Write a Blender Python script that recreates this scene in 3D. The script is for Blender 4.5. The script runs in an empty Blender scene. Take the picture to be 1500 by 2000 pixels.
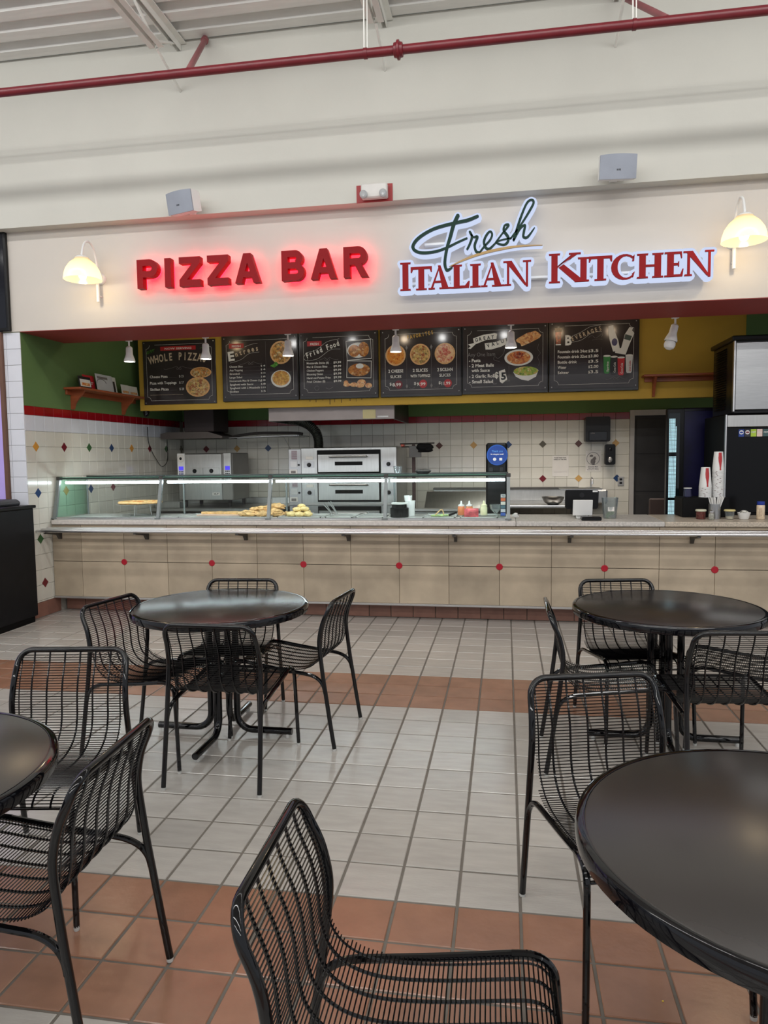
import bpy, bmesh, math, random
from mathutils import Vector, Matrix, noise
random.seed(7)
PI = math.pi
C = bpy.context.scene.collection
S = bpy.context.scene

# ---------------------------------------------------------------- camera
cam_d = bpy.data.cameras.new('camera'); cam = bpy.data.objects.new('camera', cam_d); C.objects.link(cam); S.camera = cam
cam_d.sensor_fit = 'VERTICAL'; cam_d.sensor_height = 36.0; cam_d.lens = 1403.05 / 2000 * 36.0
cam_d.clip_start = 0.02; cam_d.clip_end = 200
r_ = Vector((0.98600485, 0.16625758, -0.01236294)); u_ = Vector((-0.00063642, 0.07790846, 0.99696031)); f_ = Vector((-0.16671539, 0.98299984, -0.07692393))
cam.matrix_world = Matrix(((r_.x, u_.x, -f_.x, 1.2094), (r_.y, u_.y, -f_.y, -6.7281), (r_.z, u_.z, -f_.z, 1.5142), (0, 0, 0, 1)))

# ---------------------------------------------------------------- world, lamps, exposure
S.view_settings.view_transform = 'Standard'; S.view_settings.look = 'None'
S.view_settings.exposure = 0.0; S.view_settings.gamma = 1.0; S.view_settings.use_curve_mapping = False
W = bpy.data.worlds.new('hall_daylight'); S.world = W; W.use_nodes = True
W.node_tree.nodes['Background'].inputs[0].default_value = (0.86, 0.90, 0.97, 1)
W.node_tree.nodes['Background'].inputs[1].default_value = 0.60
def area(name, loc, sx, sy, power, col, rot=(0, 0, 0)):
    d = bpy.data.lights.new(name, 'AREA'); d.shape = 'RECTANGLE'; d.size = sx; d.size_y = sy; d.energy = power; d.color = col
    o = bpy.data.objects.new(name, d); o.location = loc; o.rotation_euler = rot; C.objects.link(o); return o
# rows of long fluorescent tubes hung under the hall roof, parallel to the counter
for y_, p_, t_ in ((-2.75, 105, 35), (-5.7, 165, 30), (-9.0, 210, 20), (-13.0, 360, 10)):
    area('hall_tube_light', (0.5, y_, 4.86), 15.0, 0.13, p_, (1.0, 0.99, 0.97), (math.radians(t_), 0, 0))
# unseen fill light added behind the bulkhead to brighten the kitchen
area('kitchen_fill_light', (1.9, 1.72, 2.9), 1.9, 0.25, 20, (1.0, 0.90, 0.80)).data.spread = math.radians(88)

# bulbs up in the soffit cavity, above the track, that light the menu boards from in front
for x_, c_ in ((-2.2, (1, .72, .4)), (-1.436, (1, .98, .95)), (-0.675, (1, .98, .95)), (-0.022, (1, .78, .55)), (0.446, (1, .98, .95)), (1.195, (1, .98, .95)), (1.83, (1, .72, .45)), (2.43, (1, .74, .5))):
    d = bpy.data.lights.new('cavity_bulb', 'POINT'); d.energy = 2.2; d.color = c_; d.shadow_soft_size = 0.035
    o = bpy.data.objects.new('cavity_bulb', d); o.location = (x_, 0.38, 2.955); C.objects.link(o)

# ---------------------------------------------------------------- materials
def lin(c):
    return tuple(((v / 255) / 12.92 if v / 255 <= 0.04045 else (((v / 255) + 0.055) / 1.055) ** 2.4) for v in c)
MATS = {}
def mat(name, rgb, rough=0.5, metal=0.0, var=0.06, scale=6.0, bump=0.0, bscale=60.0, spec=0.5, stretch=None, coat=0.0, emit=None, estr=0.0):
    if name in MATS: return MATS[name]
    m = bpy.data.materials.new(name); m.use_nodes = True; nt = m.node_tree; N = nt.nodes; Lk = nt.links
    b = N['Principled BSDF']; b.inputs['Roughness'].default_value = rough; b.inputs['Metallic'].default_value = metal
    b.inputs['Specular IOR Level'].default_value = spec; b.inputs['Coat Weight'].default_value = coat; b.inputs['Coat Roughness'].default_value = 0.08
    c = lin(rgb); tc = N.new('ShaderNodeTexCoord'); mp = N.new('ShaderNodeMapping'); Lk.new(tc.outputs['Object'], mp.inputs[0])
    if stretch: mp.inputs['Scale'].default_value = stretch
    nz = N.new('ShaderNodeTexNoise'); nz.inputs['Scale'].default_value = scale; nz.inputs['Detail'].default_value = 5; Lk.new(mp.outputs[0], nz.inputs['Vector'])
    rp = N.new('ShaderNodeValToRGB'); rp.color_ramp.elements[0].position = 0.3; rp.color_ramp.elements[1].position = 0.7
    rp.color_ramp.elements[0].color = tuple(v * (1 - var) for v in c) + (1,); rp.color_ramp.elements[1].color = tuple(min(1, v * (1 + var)) for v in c) + (1,)
    Lk.new(nz.outputs['Fac'], rp.inputs[0]); Lk.new(rp.outputs[0], b.inputs['Base Color'])
    if bump:
        n2 = N.new('ShaderNodeTexNoise'); n2.inputs['Scale'].default_value = bscale; n2.inputs['Detail'].default_value = 3; Lk.new(mp.outputs[0], n2.inputs['Vector'])
        bp = N.new('ShaderNodeBump'); bp.inputs['Strength'].default_value = bump; bp.inputs['Distance'].default_value = 0.004
        Lk.new(n2.outputs['Fac'], bp.inputs['Height']); Lk.new(bp.outputs[0], b.inputs['Normal'])
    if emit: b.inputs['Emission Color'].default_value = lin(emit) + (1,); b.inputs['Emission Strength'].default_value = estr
    MATS[name] = m; return m
def tile_mat(name, rgb, rough, pitch, var=0.12, mottle=0.08, msc=9.0, bump=0.15, stretch=None):
    """glazed or stone tile: colour differs from tile to tile (a random value per mesh island), mottled inside"""
    m = mat(name, rgb, rough, var=mottle, scale=msc, bump=bump, bscale=35, stretch=stretch)
    nt = m.node_tree; N = nt.nodes; Lk = nt.links; b = N['Principled BSDF']
    src = b.inputs['Base Color'].links[0].from_socket
    ge = N.new('ShaderNodeNewGeometry'); oi = N.new('ShaderNodeObjectInfo')
    ad = N.new('ShaderNodeMath'); ad.operation = 'ADD'; Lk.new(ge.outputs['Random Per Island'], ad.inputs[0]); Lk.new(oi.outputs['Random'], ad.inputs[1])
    fr = N.new('ShaderNodeMath'); fr.operation = 'FRACT'; Lk.new(ad.outputs[0], fr.inputs[0])
    mr = N.new('ShaderNodeMapRange'); mr.inputs['To Min'].default_value = 1 - var; mr.inputs['To Max'].default_value = 1 + var; Lk.new(fr.outputs[0], mr.inputs[0])
    hs = N.new('ShaderNodeHueSaturation'); Lk.new(src, hs.inputs['Color']); Lk.new(mr.outputs[0], hs.inputs['Value']); Lk.new(hs.outputs[0], b.inputs['Base Color'])
    if 'floor' in name: b.inputs['Specular IOR Level'].default_value = 0.75
    # world-space mottling so that neighbouring tiles do not repeat
    tc = [n for n in N if n.type == 'TEX_COORD'][0]; mp = [n for n in N if n.type == 'MAPPING'][0]
    Lk.new(ge.outputs['Position'], mp.inputs[0])
    return m
def emis(name, rgb, s):
    if name in MATS: return MATS[name]
    m = bpy.data.materials.new(name); m.use_nodes = True; N = m.node_tree.nodes; N.clear()
    e = N.new('ShaderNodeEmission'); e.inputs[0].default_value = lin(rgb) + (1,); e.inputs[1].default_value = s
    o = N.new('ShaderNodeOutputMaterial'); m.node_tree.links.new(e.outputs[0], o.inputs[0]); MATS[name] = m; return m
def glass(name, rgb=(235, 245, 240), refl=1.0, body=0.0):
    if name in MATS: return MATS[name]
    m = bpy.data.materials.new(name); m.use_nodes = True; N = m.node_tree.nodes; Lk = m.node_tree.links; N.clear()
    t = N.new('ShaderNodeBsdfTransparent'); t.inputs[0].default_value = lin(rgb) + (1,)
    g = N.new('ShaderNodeBsdfGlossy'); g.inputs['Roughness'].default_value = 0.02; g.inputs[0].default_value = (1, 1, 1, 1)
    fr = N.new('ShaderNodeFresnel'); fr.inputs[0].default_value = 1.45
    ml = N.new('ShaderNodeMath'); ml.operation = 'MULTIPLY'; ml.inputs[1].default_value = refl; Lk.new(fr.outputs[0], ml.inputs[0])
    mx = N.new('ShaderNodeMixShader'); Lk.new(ml.outputs[0], mx.inputs[0]); Lk.new(t.outputs[0], mx.inputs[1]); Lk.new(g.outputs[0], mx.inputs[2])
    last = mx
    if body:
        d = N.new('ShaderNodeBsdfDiffuse'); d.inputs[0].default_value = lin(rgb) + (1,); m2 = N.new('ShaderNodeMixShader'); m2.inputs[0].default_value = body
        Lk.new(mx.outputs[0], m2.inputs[1]); Lk.new(d.outputs[0], m2.inputs[2]); last = m2
    o = N.new('ShaderNodeOutputMaterial'); Lk.new(last.outputs[0], o.inputs[0]); MATS[name] = m; return m

M_wall = mat('cream_painted_plaster', (198, 197, 189), 0.75, var=0.03, scale=1.5, bump=0.25, bscale=25)
M_fascia = mat('warm_white_plaster', (202, 196, 188), 0.72, var=0.035, scale=1.3, bump=0.15, bscale=20)
M_deck = mat('white_painted_steel_deck', (226, 226, 222), 0.5, var=0.05, scale=3, stretch=(1, 8, 1))
M_joist = mat('white_painted_steel', (226, 226, 220), 0.5, var=0.05)
M_pipe = mat('dark_red_painted_pipe', (104, 22, 32), 0.35, var=0.12, scale=8)
M_pipe2 = mat('faded_red_painted_pipe', (140, 80, 84), 0.45, var=0.12, scale=8)
M_grout = mat('grey_grout', (112, 106, 98), 0.9, var=0.1, scale=20)
M_gtile = tile_mat('grey_floor_tile', (178, 173, 166), 0.17, 0.21, var=0.09, mottle=0.07, msc=6, stretch=(1, 4.5, 1))
M_ttile = tile_mat('terracotta_floor_tile', (150, 110, 88), 0.22, 0.21, var=0.10, mottle=0.12, msc=7)
M_btile = tile_mat('brown_base_tile', (138, 98, 84), 0.4, 0.21, var=0.14, mottle=0.12)
M_ctile = tile_mat('cream_wall_tile', (214, 211, 200), 0.16, 0.148, var=0.035, mottle=0.02, bump=0.03)
M_wtile = tile_mat('cool_white_wall_tile', (214, 216, 224), 0.16, 0.148, var=0.03, mottle=0.02, bump=0.03)
M_rtile = tile_mat('deep_red_wall_tile', (138, 8, 24), 0.15, 0.148, var=0.12, mottle=0.05, bump=0.03)
M_ptile = tile_mat('travertine_counter_tile', (172, 157, 136), 0.42, 0.45, var=0.11, mottle=0.18, msc=3.5)
M_wgrout = mat('pale_wall_grout', (168, 164, 154), 0.9)
M_green = mat('green_painted_wall', (88, 116, 66), 0.75, var=0.05, scale=2, bump=0.1)
M_yellow = mat('mustard_painted_wall', (186, 148, 50), 0.7, var=0.08, scale=2, bump=0.1)
M_red = mat('brick_red_painted_soffit', (150, 54, 50), 0.6, var=0.04)
M_black = mat('gloss_black_powder_coat', (6, 6, 8), 0.07, var=0.1)
M_bwire = mat('black_coated_wire', (7, 7, 9), 0.15, var=0.1)
M_bband = mat('gloss_black_table_edge', (8, 8, 12), 0.06, var=0.1)
M_btop = mat('charcoal_laminate', (48, 44, 42), 0.23, var=0.10, scale=5, spec=0.7)
M_glide = mat('clear_plastic_glide', (190, 190, 186), 0.3)
M_steel = mat('brushed_stainless_steel', (172, 172, 172), 0.28, 1.0, var=0.06, scale=8, stretch=(1, 1, 12))
M_steelh = mat('satin_stainless_steel', (182, 182, 180), 0.36, 1.0, var=0.06, scale=6, stretch=(10, 1, 1))
M_dsteel = mat('dull_dark_steel', (88, 86, 84), 0.4, 0.9, var=0.15)
M_alu = mat('polished_aluminium_tube', (205, 205, 206), 0.32, 1.0, var=0.03)
M_granite = mat('speckled_grey_stone', (194, 189, 183), 0.35, var=0.22, scale=55)
M_trim = mat('satin_aluminium_trim', (188, 186, 184), 0.38, 0.7)
M_bplas = mat('black_plastic', (11, 11, 13), 0.32, var=0.1, spec=0.3)
M_bmatte = mat('matte_black_panel', (11, 11, 12), 0.6, var=0.12, spec=0.15)
M_board = mat('black_menu_print', (54, 47, 47), 0.14, var=0.16, scale=4)  # black lightened in the base colour to stand for reflections on the boards
M_frame = mat('black_menu_frame', (14, 14, 17), 0.3)
M_white = mat('white_enamel', (228, 228, 226), 0.35, var=0.02)
M_chalk = mat('chalk_white_print', (232, 226, 218), 0.5, var=0.1, scale=60)
M_chalk2 = mat('grey_chalk_print', (120, 114, 112), 0.5, var=0.12, scale=60)
M_tan = mat('tan_print', (196, 174, 148), 0.5, var=0.2, scale=80)
M_gold = mat('gold_print', (206, 160, 60), 0.5)
M_redp = mat('red_print', (176, 36, 40), 0.4)
M_purple = mat('plum_print', (110, 20, 34), 0.4)
M_speaker = mat('grey_speaker_grille', (150, 156, 168), 0.6, bump=0.3, bscale=400)
M_wood = mat('cherry_stained_wood', (146, 74, 42), 0.4, var=0.16, scale=5, stretch=(1, 1, 10))
M_dough = mat('baked_dough', (214, 172, 116), 0.6, var=0.30, scale=28, bump=0.6, bscale=60)
M_dough2 = mat('garlic_roll_dough', (226, 200, 140), 0.55, var=0.18, scale=40, bump=0.5, bscale=60)
M_sauce = mat('browned_cheese', (196, 116, 48), 0.45, var=0.4, scale=45)
M_signred = mat('red_acrylic_letter', (140, 4, 14), 0.5, var=0.05, spec=0.2)
M_signgreen = mat('dark_green_acrylic', (14, 50, 40), 0.45, var=0.05, spec=0.2)
M_signgold = mat('gold_acrylic', (176, 142, 84), 0.35, var=0.05)
M_glowred = emis('red_letter_back_light', (255, 24, 46), 12.0)
M_glow = emis('white_lit_acrylic', (214, 226, 255), 0.92)
M_bulb = emis('warm_bulb', (255, 226, 160), 9.0)
M_cool = emis('cool_spot_face', (255, 250, 236), 14.0)
M_led = emis('cool_led_tube', (236, 246, 255), 26.0)
M_ledcell = emis('cooler_led_cell', (190, 230, 242), 1.3)
M_glass = glass('clear_case_glass', (238, 247, 243), 0.9)
M_gedge = glass('green_glass_edge', (150, 196, 180), 0.6, 0.25)
M_clear = glass('clear_plastic', (235, 239, 240), 0.7, 0.06)

# ---------------------------------------------------------------- mesh builder
ORG = {}
class MB:
    def __init__(s): s.v = []; s.f = []; s.sm = []
    def add(s, vs, fs, smooth=False):
        n = len(s.v); s.v += [tuple(p) for p in vs]; s.f += [tuple(i + n for i in f) for f in fs]; s.sm += [smooth] * len(fs); return s
    def box(s, x0, x1, y0, y1, z0, z1):
        vs = [(x, y, z) for x in (x0, x1) for y in (y0, y1) for z in (z0, z1)]
        return s.add(vs, [(0, 1, 3, 2), (4, 6, 7, 5), (0, 4, 5, 1), (2, 3, 7, 6), (0, 2, 6, 4), (1, 5, 7, 3)])
    def cbox(s, x0, x1, y0, y1, z0, z1, c=0.003):
        """box with chamfered edges"""
        cx, cy, cz = (x0 + x1) / 2, (y0 + y1) / 2, (z0 + z1) / 2; hx, hy, hz = (x1 - x0) / 2, (y1 - y0) / 2, (z1 - z0) / 2
        c = min(c, hx * .45, hy * .45, hz * .45); bm = bmesh.new(); bmesh.ops.create_cube(bm, size=2)
        for v in bm.verts: v.co = Vector((cx + v.co.x * hx, cy + v.co.y * hy, cz + v.co.z * hz))
        bmesh.ops.bevel(bm, geom=bm.edges[:], offset=c, segments=1, affect='EDGES'); s.bm(bm); return s
    def bm(s, bm, smooth=False):
        bm.verts.index_update(); s.add([v.co[:] for v in bm.verts], [[v.index for v in f.verts] for f in bm.faces], smooth); bm.free()
    def tube(s, path, r, n=8, cap=True, closed=False, radii=None):
        P = [Vector(p) for p in path]; m = len(P); vs = []; fs = []; up = None
        for i, p in enumerate(P):
            if closed: t = (P[(i + 1) % m] - P[i - 1])
            else: t = (P[min(i + 1, m - 1)] - P[max(i - 1, 0)])
            t.normalize()
            if up is None:
                up = Vector((0, 0, 1)) if abs(t.z) < 0.9 else Vector((1, 0, 0)); up = (up - t * up.dot(t)).normalized()
            else:
                up = up - t * up.dot(t)
                up = up.normalized() if up.length > 1e-6 else Vector((1, 0, 0))
            w = t.cross(up); rr = radii[i] if radii else r
            for k in range(n): a = 2 * PI * k / n; vs.append(p + (up * math.cos(a) + w * math.sin(a)) * rr)
        rng = m if closed else m - 1
        for i in range(rng):
            a = i * n; b = ((i + 1) % m) * n
            for k in range(n): k2 = (k + 1) % n; fs.append((a + k, a + k2, b + k2, b + k))
        s.add(vs, fs, True)
        if cap and not closed:
            s.add(vs[:n], [tuple(range(n))[::-1]]); s.add(vs[-n:], [tuple(range(n))])
        return s
    def lathe(s, prof, c=(0, 0, 0), n=24, axis='Z', arc=2 * PI, smooth=True):
        vs = []; fs = []; m = len(prof); full = abs(arc - 2 * PI) < 1e-6; cols = n if full else n + 1
        for k in range(cols):
            a = arc * k / n
            for (r, h) in prof:
                if axis == 'Z': q = (r * math.cos(a), r * math.sin(a), h)
                elif axis == 'Y': q = (r * math.cos(a), h, r * math.sin(a))
                else: q = (h, r * math.cos(a), r * math.sin(a))
                vs.append((c[0] + q[0], c[1] + q[1], c[2] + q[2]))
        for k in range(n):
            a = k * m; b = ((k + 1) % cols) * m
            for i in range(m - 1): fs.append((a + i, b + i, b + i + 1, a + i + 1))
        return s.add(vs, fs, smooth)
    def prism(s, poly, y0, y1):
        """polygon of (x, z) points pushed out between two depths"""
        n = len(poly); vs = [(x, y0, z) for x, z in poly] + [(x, y1, z) for x, z in poly]
        fs = [tuple(range(n)), tuple(range(n, 2 * n))[::-1]] + [(i, i + n, (i + 1) % n + n, (i + 1) % n) for i in range(n)]
        return s.add(vs, fs)
    def disc(s, cx, cz, rx, rz, y, n=24, d=0.0006):
        return s.prism([(cx + rx * math.cos(2 * PI * k / n), cz + rz * math.sin(2 * PI * k / n)) for k in range(n)], y, y + d)
    def blob(s, c, r, seed=0, amp=0.25, sub=2, fr=1.6):
        bm = bmesh.new(); bmesh.ops.create_icosphere(bm, subdivisions=sub, radius=1)
        for v in bm.verts:
            d = 1 + amp * noise.noise(Vector(v.co) * fr + Vector((seed * 3.1, seed * 1.7, seed)))
            v.co = Vector((c[0] + v.co.x * r[0] * d, c[1] + v.co.y * r[1] * d, max(c[2] + v.co.z * r[2] * d, c[2] - r[2])))
        s.bm(bm, True); return s
    def build(s, name, m, parent=None, loc=None, sharp=35, local=False):
        """one mesh object. World coordinates are moved into the space of the parent; local=True keeps them."""
        me = bpy.data.meshes.new(name); org = Vector((0, 0, 0))
        if parent is not None: org = ORG.get(parent.name, Vector((0, 0, 0)))
        if loc is not None: org = Vector(loc)
        vs = s.v if local else [(x - org.x, y - org.y, z - org.z) for x, y, z in s.v]
        me.from_pydata(vs, [], s.f); me.polygons.foreach_set('use_smooth', [True] * len(s.f)); me.update()
        bmm = bmesh.new(); bmm.from_mesh(me); bmesh.ops.recalc_face_normals(bmm, faces=bmm.faces[:]); bmm.to_mesh(me); bmm.free()
        me.set_sharp_from_angle(angle=math.radians(sharp)); me.materials.append(m)
        o = bpy.data.objects.new(name, me); C.objects.link(o)
        if parent is not None: o.parent = parent; ORG[o.name] = org
        elif not local: o.location = org; ORG[o.name] = org
        return o
def tag(o, label=None, cat=None, group=None, kind=None):
    if label: o['label'] = label
    if cat: o['category'] = cat
    if group: o['group'] = group
    if kind: o['kind'] = kind
    return o
def thing(name, label, cat, loc, rz=0.0, group=None):
    o = bpy.data.objects.new(name, None); o.empty_display_size = 0.05; C.objects.link(o); o.location = loc; o.rotation_euler = (0, 0, rz); ORG[o.name] = Vector(loc); return tag(o, label, cat, group)
def struct(o): o['kind'] = 'structure'; return o
def share(name, src, parent, loc, rot=None):
    o = src.copy(); o.name = name; C.objects.link(o); o.parent = parent; o.location = loc
    if rot: o.rotation_euler = rot
    return o
def copy_tree(o, parent=None):
    c = o.copy(); C.objects.link(c); c.parent = parent
    for ch in list(o.children): copy_tree(ch, c)
    return c
def smooth_path(pts, k=5):
    P = [Vector(p) for p in pts]; out = []
    for i in range(len(P) - 1):
        p0 = P[max(i - 1, 0)]; p1 = P[i]; p2 = P[i + 1]; p3 = P[min(i + 2, len(P) - 1)]
        for j in range(k):
            t = j / k; out.append(0.5 * ((2 * p1) + (p2 - p0) * t + (2 * p0 - 5 * p1 + 4 * p2 - p3) * t * t + (3 * p1 - p0 - 3 * p2 + p3) * t ** 3))
    out.append(P[-1]); return out

# ---------------------------------------------------------------- text
TXT = {}
def text_geo(s, bold=0.0):
    k = (s, bold)
    if k in TXT: return TXT[k]
    cu = bpy.data.curves.new('lettering', 'FONT'); cu.body = s; cu.size = 1.0; cu.resolution_u = 2; cu.fill_mode = 'FRONT'; cu.offset = bold
    o = bpy.data.objects.new('lettering', cu); C.objects.link(o); dg = bpy.context.evaluated_depsgraph_get()
    me = bpy.data.meshes.new_from_object(o.evaluated_get(dg)); vs = [v.co[:2] for v in me.vertices]; fs = [tuple(p.vertices) for p in me.polygons]
    bpy.data.objects.remove(o); bpy.data.curves.remove(cu); bpy.data.meshes.remove(me)
    w = max([v[0] for v in vs], default=0.3) if s.strip() else 0.3; x0 = min([v[0] for v in vs], default=0)
    TXT[k] = (vs, fs, x0, w); return TXT[k]
def put_text(mb, s, x, z, h, y, w=None, rot=0.0, align='L', bold=0.0, xs=0.8):
    """lettering in the plane Y=y, reading along +X; h = capital height; w = total width"""
    if not s.strip(): return
    vs, fs, x0, x1 = text_geo(s, bold); sc = h / 0.70; wx = x1 - x0; sx = (w / wx) if w else sc * xs
    W_ = wx * sx; ox = {'L': 0, 'C': -W_ / 2, 'R': -W_}[align]; cr, sr = math.cos(rot), math.sin(rot)
    out = []
    for a, b in vs:
        p = (a - x0) * sx + ox; q = b * sc; out.append((x + p * cr - q * sr, y, z + p * sr + q * cr))
    mb.add(out, fs)

# ================================================================= STRUCTURE
P = 0.21
floor = struct(MB().box(-9, 9, -15, 3.2, -0.10, -0.004).build('floor', M_grout, loc=(0, 0, 0)))
def tile_mesh(w, d, h, g=0.005, c=0.0025):
    b = MB(); x0, x1, y0, y1 = -w / 2 + g, w / 2 - g, -d / 2 + g, d / 2 - g
    vs = [(x, y, z) for (e, z) in ((0, -h), (0, -c), (c, 0)) for x, y in ((x0 + e, y0 + e), (x1 - e, y0 + e), (x1 - e, y1 - e), (x0 + e, y1 - e))]
    fs = [(8, 9, 10, 11)] + [(a * 4 + k, a * 4 + (k + 1) % 4, (a + 1) * 4 + (k + 1) % 4, (a + 1) * 4 + k) for a in (0, 1) for k in range(4)]
    return b.add(vs, fs)
base_g = tile_mesh(P, P, 0.006); protoG = protoT = None
def is_terra(r): return 9 <= r < 12 or 21 <= r < 24 or 33 <= r < 36
camp = cam.location
stuffG = MB(); stuffT = MB(); near = []
for r in range(0, 60):
    for c in range(-38, 38):
        x = c * P + P / 2; y = -r * P - P / 2
        v = Vector((x, y, 0)) - camp; D = v.dot(f_)
        vis = D > 0.3 and abs(v.dot(r_) / D * 1403) < 800 and -1050 < v.dot(u_) / D * 1403 < 0
        if vis: near.append((D, c, r))
near.sort(); chosen = set((c, r) for _, c, r in near[:300])
for r in range(0, 60):
    for c in range(-38, 38):
        x = c * P + P / 2; y = -r * P - P / 2; dz = (random.random() - 0.5) * 0.0016
        if (c, r) in chosen:
            t = is_terra(r)
            if t and protoT is None: protoT = tile_mesh(P, P, 0.006).build('tile', M_ttile, local=True); o = protoT; o.parent = floor
            elif not t and protoG is None: protoG = tile_mesh(P, P, 0.006).build('tile', M_gtile, local=True); o = protoG; o.parent = floor
            else: o = share('tile', protoT if t else protoG, floor, (0, 0, 0))
            o.location = (x, y, dz); o.rotation_euler = ((random.random() - .5) * .003, (random.random() - .5) * .003, 0)
        else:
            tgt = stuffT if is_terra(r) else stuffG; tgt.add([(vx + x, vy + y, vz + dz) for vx, vy, vz in base_g.v], base_g.f)
tag(stuffG.build('floor_tiles', M_gtile, floor), kind='stuff'); tag(stuffT.build('terracotta_tiles', M_ttile, floor), kind='stuff')

# upper wall and fascia over the opening
struct(MB().box(-9, 9, -0.75, -0.45, 3.60, 5.03).build('wall_upper', M_wall, loc=(0, -0.75, 3.6)))
struct(MB().box(-9, 9, -0.63, -0.45, 2.709, 3.60).build('wall_fascia', M_fascia, loc=(0, -0.63, 2.709)))
struct(MB().box(-3.22, 9, -0.628, 0.055, 2.704, 2.76).build('trim_soffit', M_red, loc=(0, 0, 2.705)))
struct(MB().box(-9, 9, -0.44, 2.9, 3.30, 3.36).build('ceiling_kitchen', M_green, loc=(0, 0, 3.3)))
struct(MB().box(-3.10, 9, 1.335, 1.42, 2.095, 3.30).build('wall_bulkhead', M_yellow, loc=(0, 1.335, 2.095)))
# green paint on the right end of the bulkhead
struct(MB().box(3.66, 9, 1.328, 1.335, 2.095, 3.30).build('wall_bulkhead_end', M_green, loc=(3.7, 1.33, 2.095)))
# drips under the menu boards
drip = MB()
for k in range(9):
    x = -1.0 + k * 0.075 + random.uniform(-.02, .02); l = random.uniform(0.02, 0.07); drip.cbox(x, x + random.uniform(.004, .01), 1.3335, 1.3355, 2.185 - l, 2.187, 0.001)
drip.build('stain', mat('brown_drip_stain', (86, 56, 24), 0.7), bpy.data.objects['wall_bulkhead'])
# left wall with pillar end, right wall behind the machines, back wall
TP = 0.1483
wl = struct(MB().box(-3.395, -3.228, -0.622, 2.82, 0, 2.705).box(-3.395, -3.2215, -0.6215, 2.82, 2.033, 3.30).build('wall_left', M_wgrout, loc=(-3.3, 1, 0)))
wl.data.materials.append(M_green)
for p in wl.data.polygons:
    if p.center.z > 2.03 - 0 and p.index >= 6: p.material_index = 1
wb = struct(MB().box(-3.3, 2.745, 2.738, 2.9, 0, 2.033).build('wall_back', M_wgrout, loc=(0, 2.73, 0)))
struct(MB().box(-3.3, 9, 2.730, 2.9, 2.033, 3.30).build('wall_back_upper', M_green, loc=(0, 2.73, 2.033)))
struct(MB().box(3.30, 9, 2.738, 2.9, 0, 2.033).build('wall_back_right', M_bmatte, loc=(3.3, 2.73, 0)))
def vtile(parent, mats, spots, kinds, axis):
    """tiles on a wall: spots = (u0, u1, z0, z1, material key); first 300 as parts, the rest one joined part"""
    cache = {}; rest = {}
    for i, (a0, a1, z0, z1, mk) in enumerate(spots):
        w, h = round(a1 - a0, 4), round(z1 - z0, 4); cx, cz = (a0 + a1) / 2, (z0 + z1) / 2
        g = 0.0014; c = 0.002; D0 = 0.0085
        key = (w, h, mk)
        def geo():
            b = MB(); x0, x1, q0, q1 = -w / 2 + g, w / 2 - g, -h / 2 + g, h / 2 - g
            pts = [(x, y, z) for (e, y) in ((0, 0.0), (0, -D0 + c), (c, -D0)) for x, z in ((x0 + e, q0 + e), (x1 - e, q0 + e), (x1 - e, q1 - e), (x0 + e, q1 - e))]
            fs = [(8, 9, 10, 11)] + [(a * 4 + k, a * 4 + (k + 1) % 4, (a + 1) * 4 + (k + 1) % 4, (a + 1) * 4 + k) for a in (0, 1) for k in range(4)]
            if axis == 'X': pts = [(-y, x, z) for x, y, z in pts]       # faces +X
            return b.add(pts, fs)
        po = ORG[parent.name]
        wx = (cx, kinds, cz) if axis == 'Y' else (kinds, cx, cz)
        if i < 300:
            if key not in cache:
                o = geo().build('tile', mats[mk], local=True); o.parent = parent; cache[key] = o
            else: o = share('tile', cache[key], parent, (0, 0, 0))
            o.location = Vector(wx) - po
        else:
            b = geo(); rest.setdefault(mk, MB()).add([(x + wx[0], y + wx[1], z + wx[2]) for x, y, z in b.v], b.f)
    for mk, b in rest.items(): tag(b.build('wall_tiles', mats[mk], parent), kind='stuff')
MT = dict(c=M_ctile, w=M_wtile, r=M_rtile, b=M_btile)
def rows():
    out = []; z = 1.798
    while z > 0.30: out.append((z - TP, z, 'c')); z -= TP
    out.append((0.15, z, 'c'))
    return [(1.947, 2.033, 'r'), (1.798, 1.947, 'w')] + out
sp = []
ys = [-0.622] + [-0.479 + TP * k for k in range(0, 22)]
for z0, z1, mk in rows():
    for a, b in zip(ys[:-1], ys[1:]): sp.append((a, min(b, 2.73), z0, z1, mk))
for a, b in ((-0.62, -0.41), (-0.41, -0.20)): sp.insert(0, (a, b, 0.004, 0.15, 'b'))
vtile(wl, MT, sp, -3.228, 'X')
# pillar end facing the hall
sp = []
for k in range(19):
    z1 = 2.70 - k * TP; z0 = max(0.15, z1 - TP)
    if z1 - z0 > 0.02: sp.append((-3.365, -3.22, z0, z1, 'w')); sp.append((-3.395, -3.365, z0, z1, 'w'))
sp.append((-3.395, -3.22, 0.004, 0.15, 'b'))
vtile(wl, MT, sp, -0.622, 'Y')
xs = [-3.222]; x = -2.885
while x > -3.15: x -= TP
while x < -1.25: x += TP; xs.append(x)
x = 0.352 - 9 * TP
while x < 2.70: x += TP; xs.append(x)
xs[-1] = 2.745
sp = []
for z0, z1, mk in rows():
    for a, b in zip(xs[:-1], xs[1:]): sp.append((a, b, z0, z1, 'c' if mk == 'w' else mk))
vtile(wb, MT, sp, 2.738, 'Y')
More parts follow.
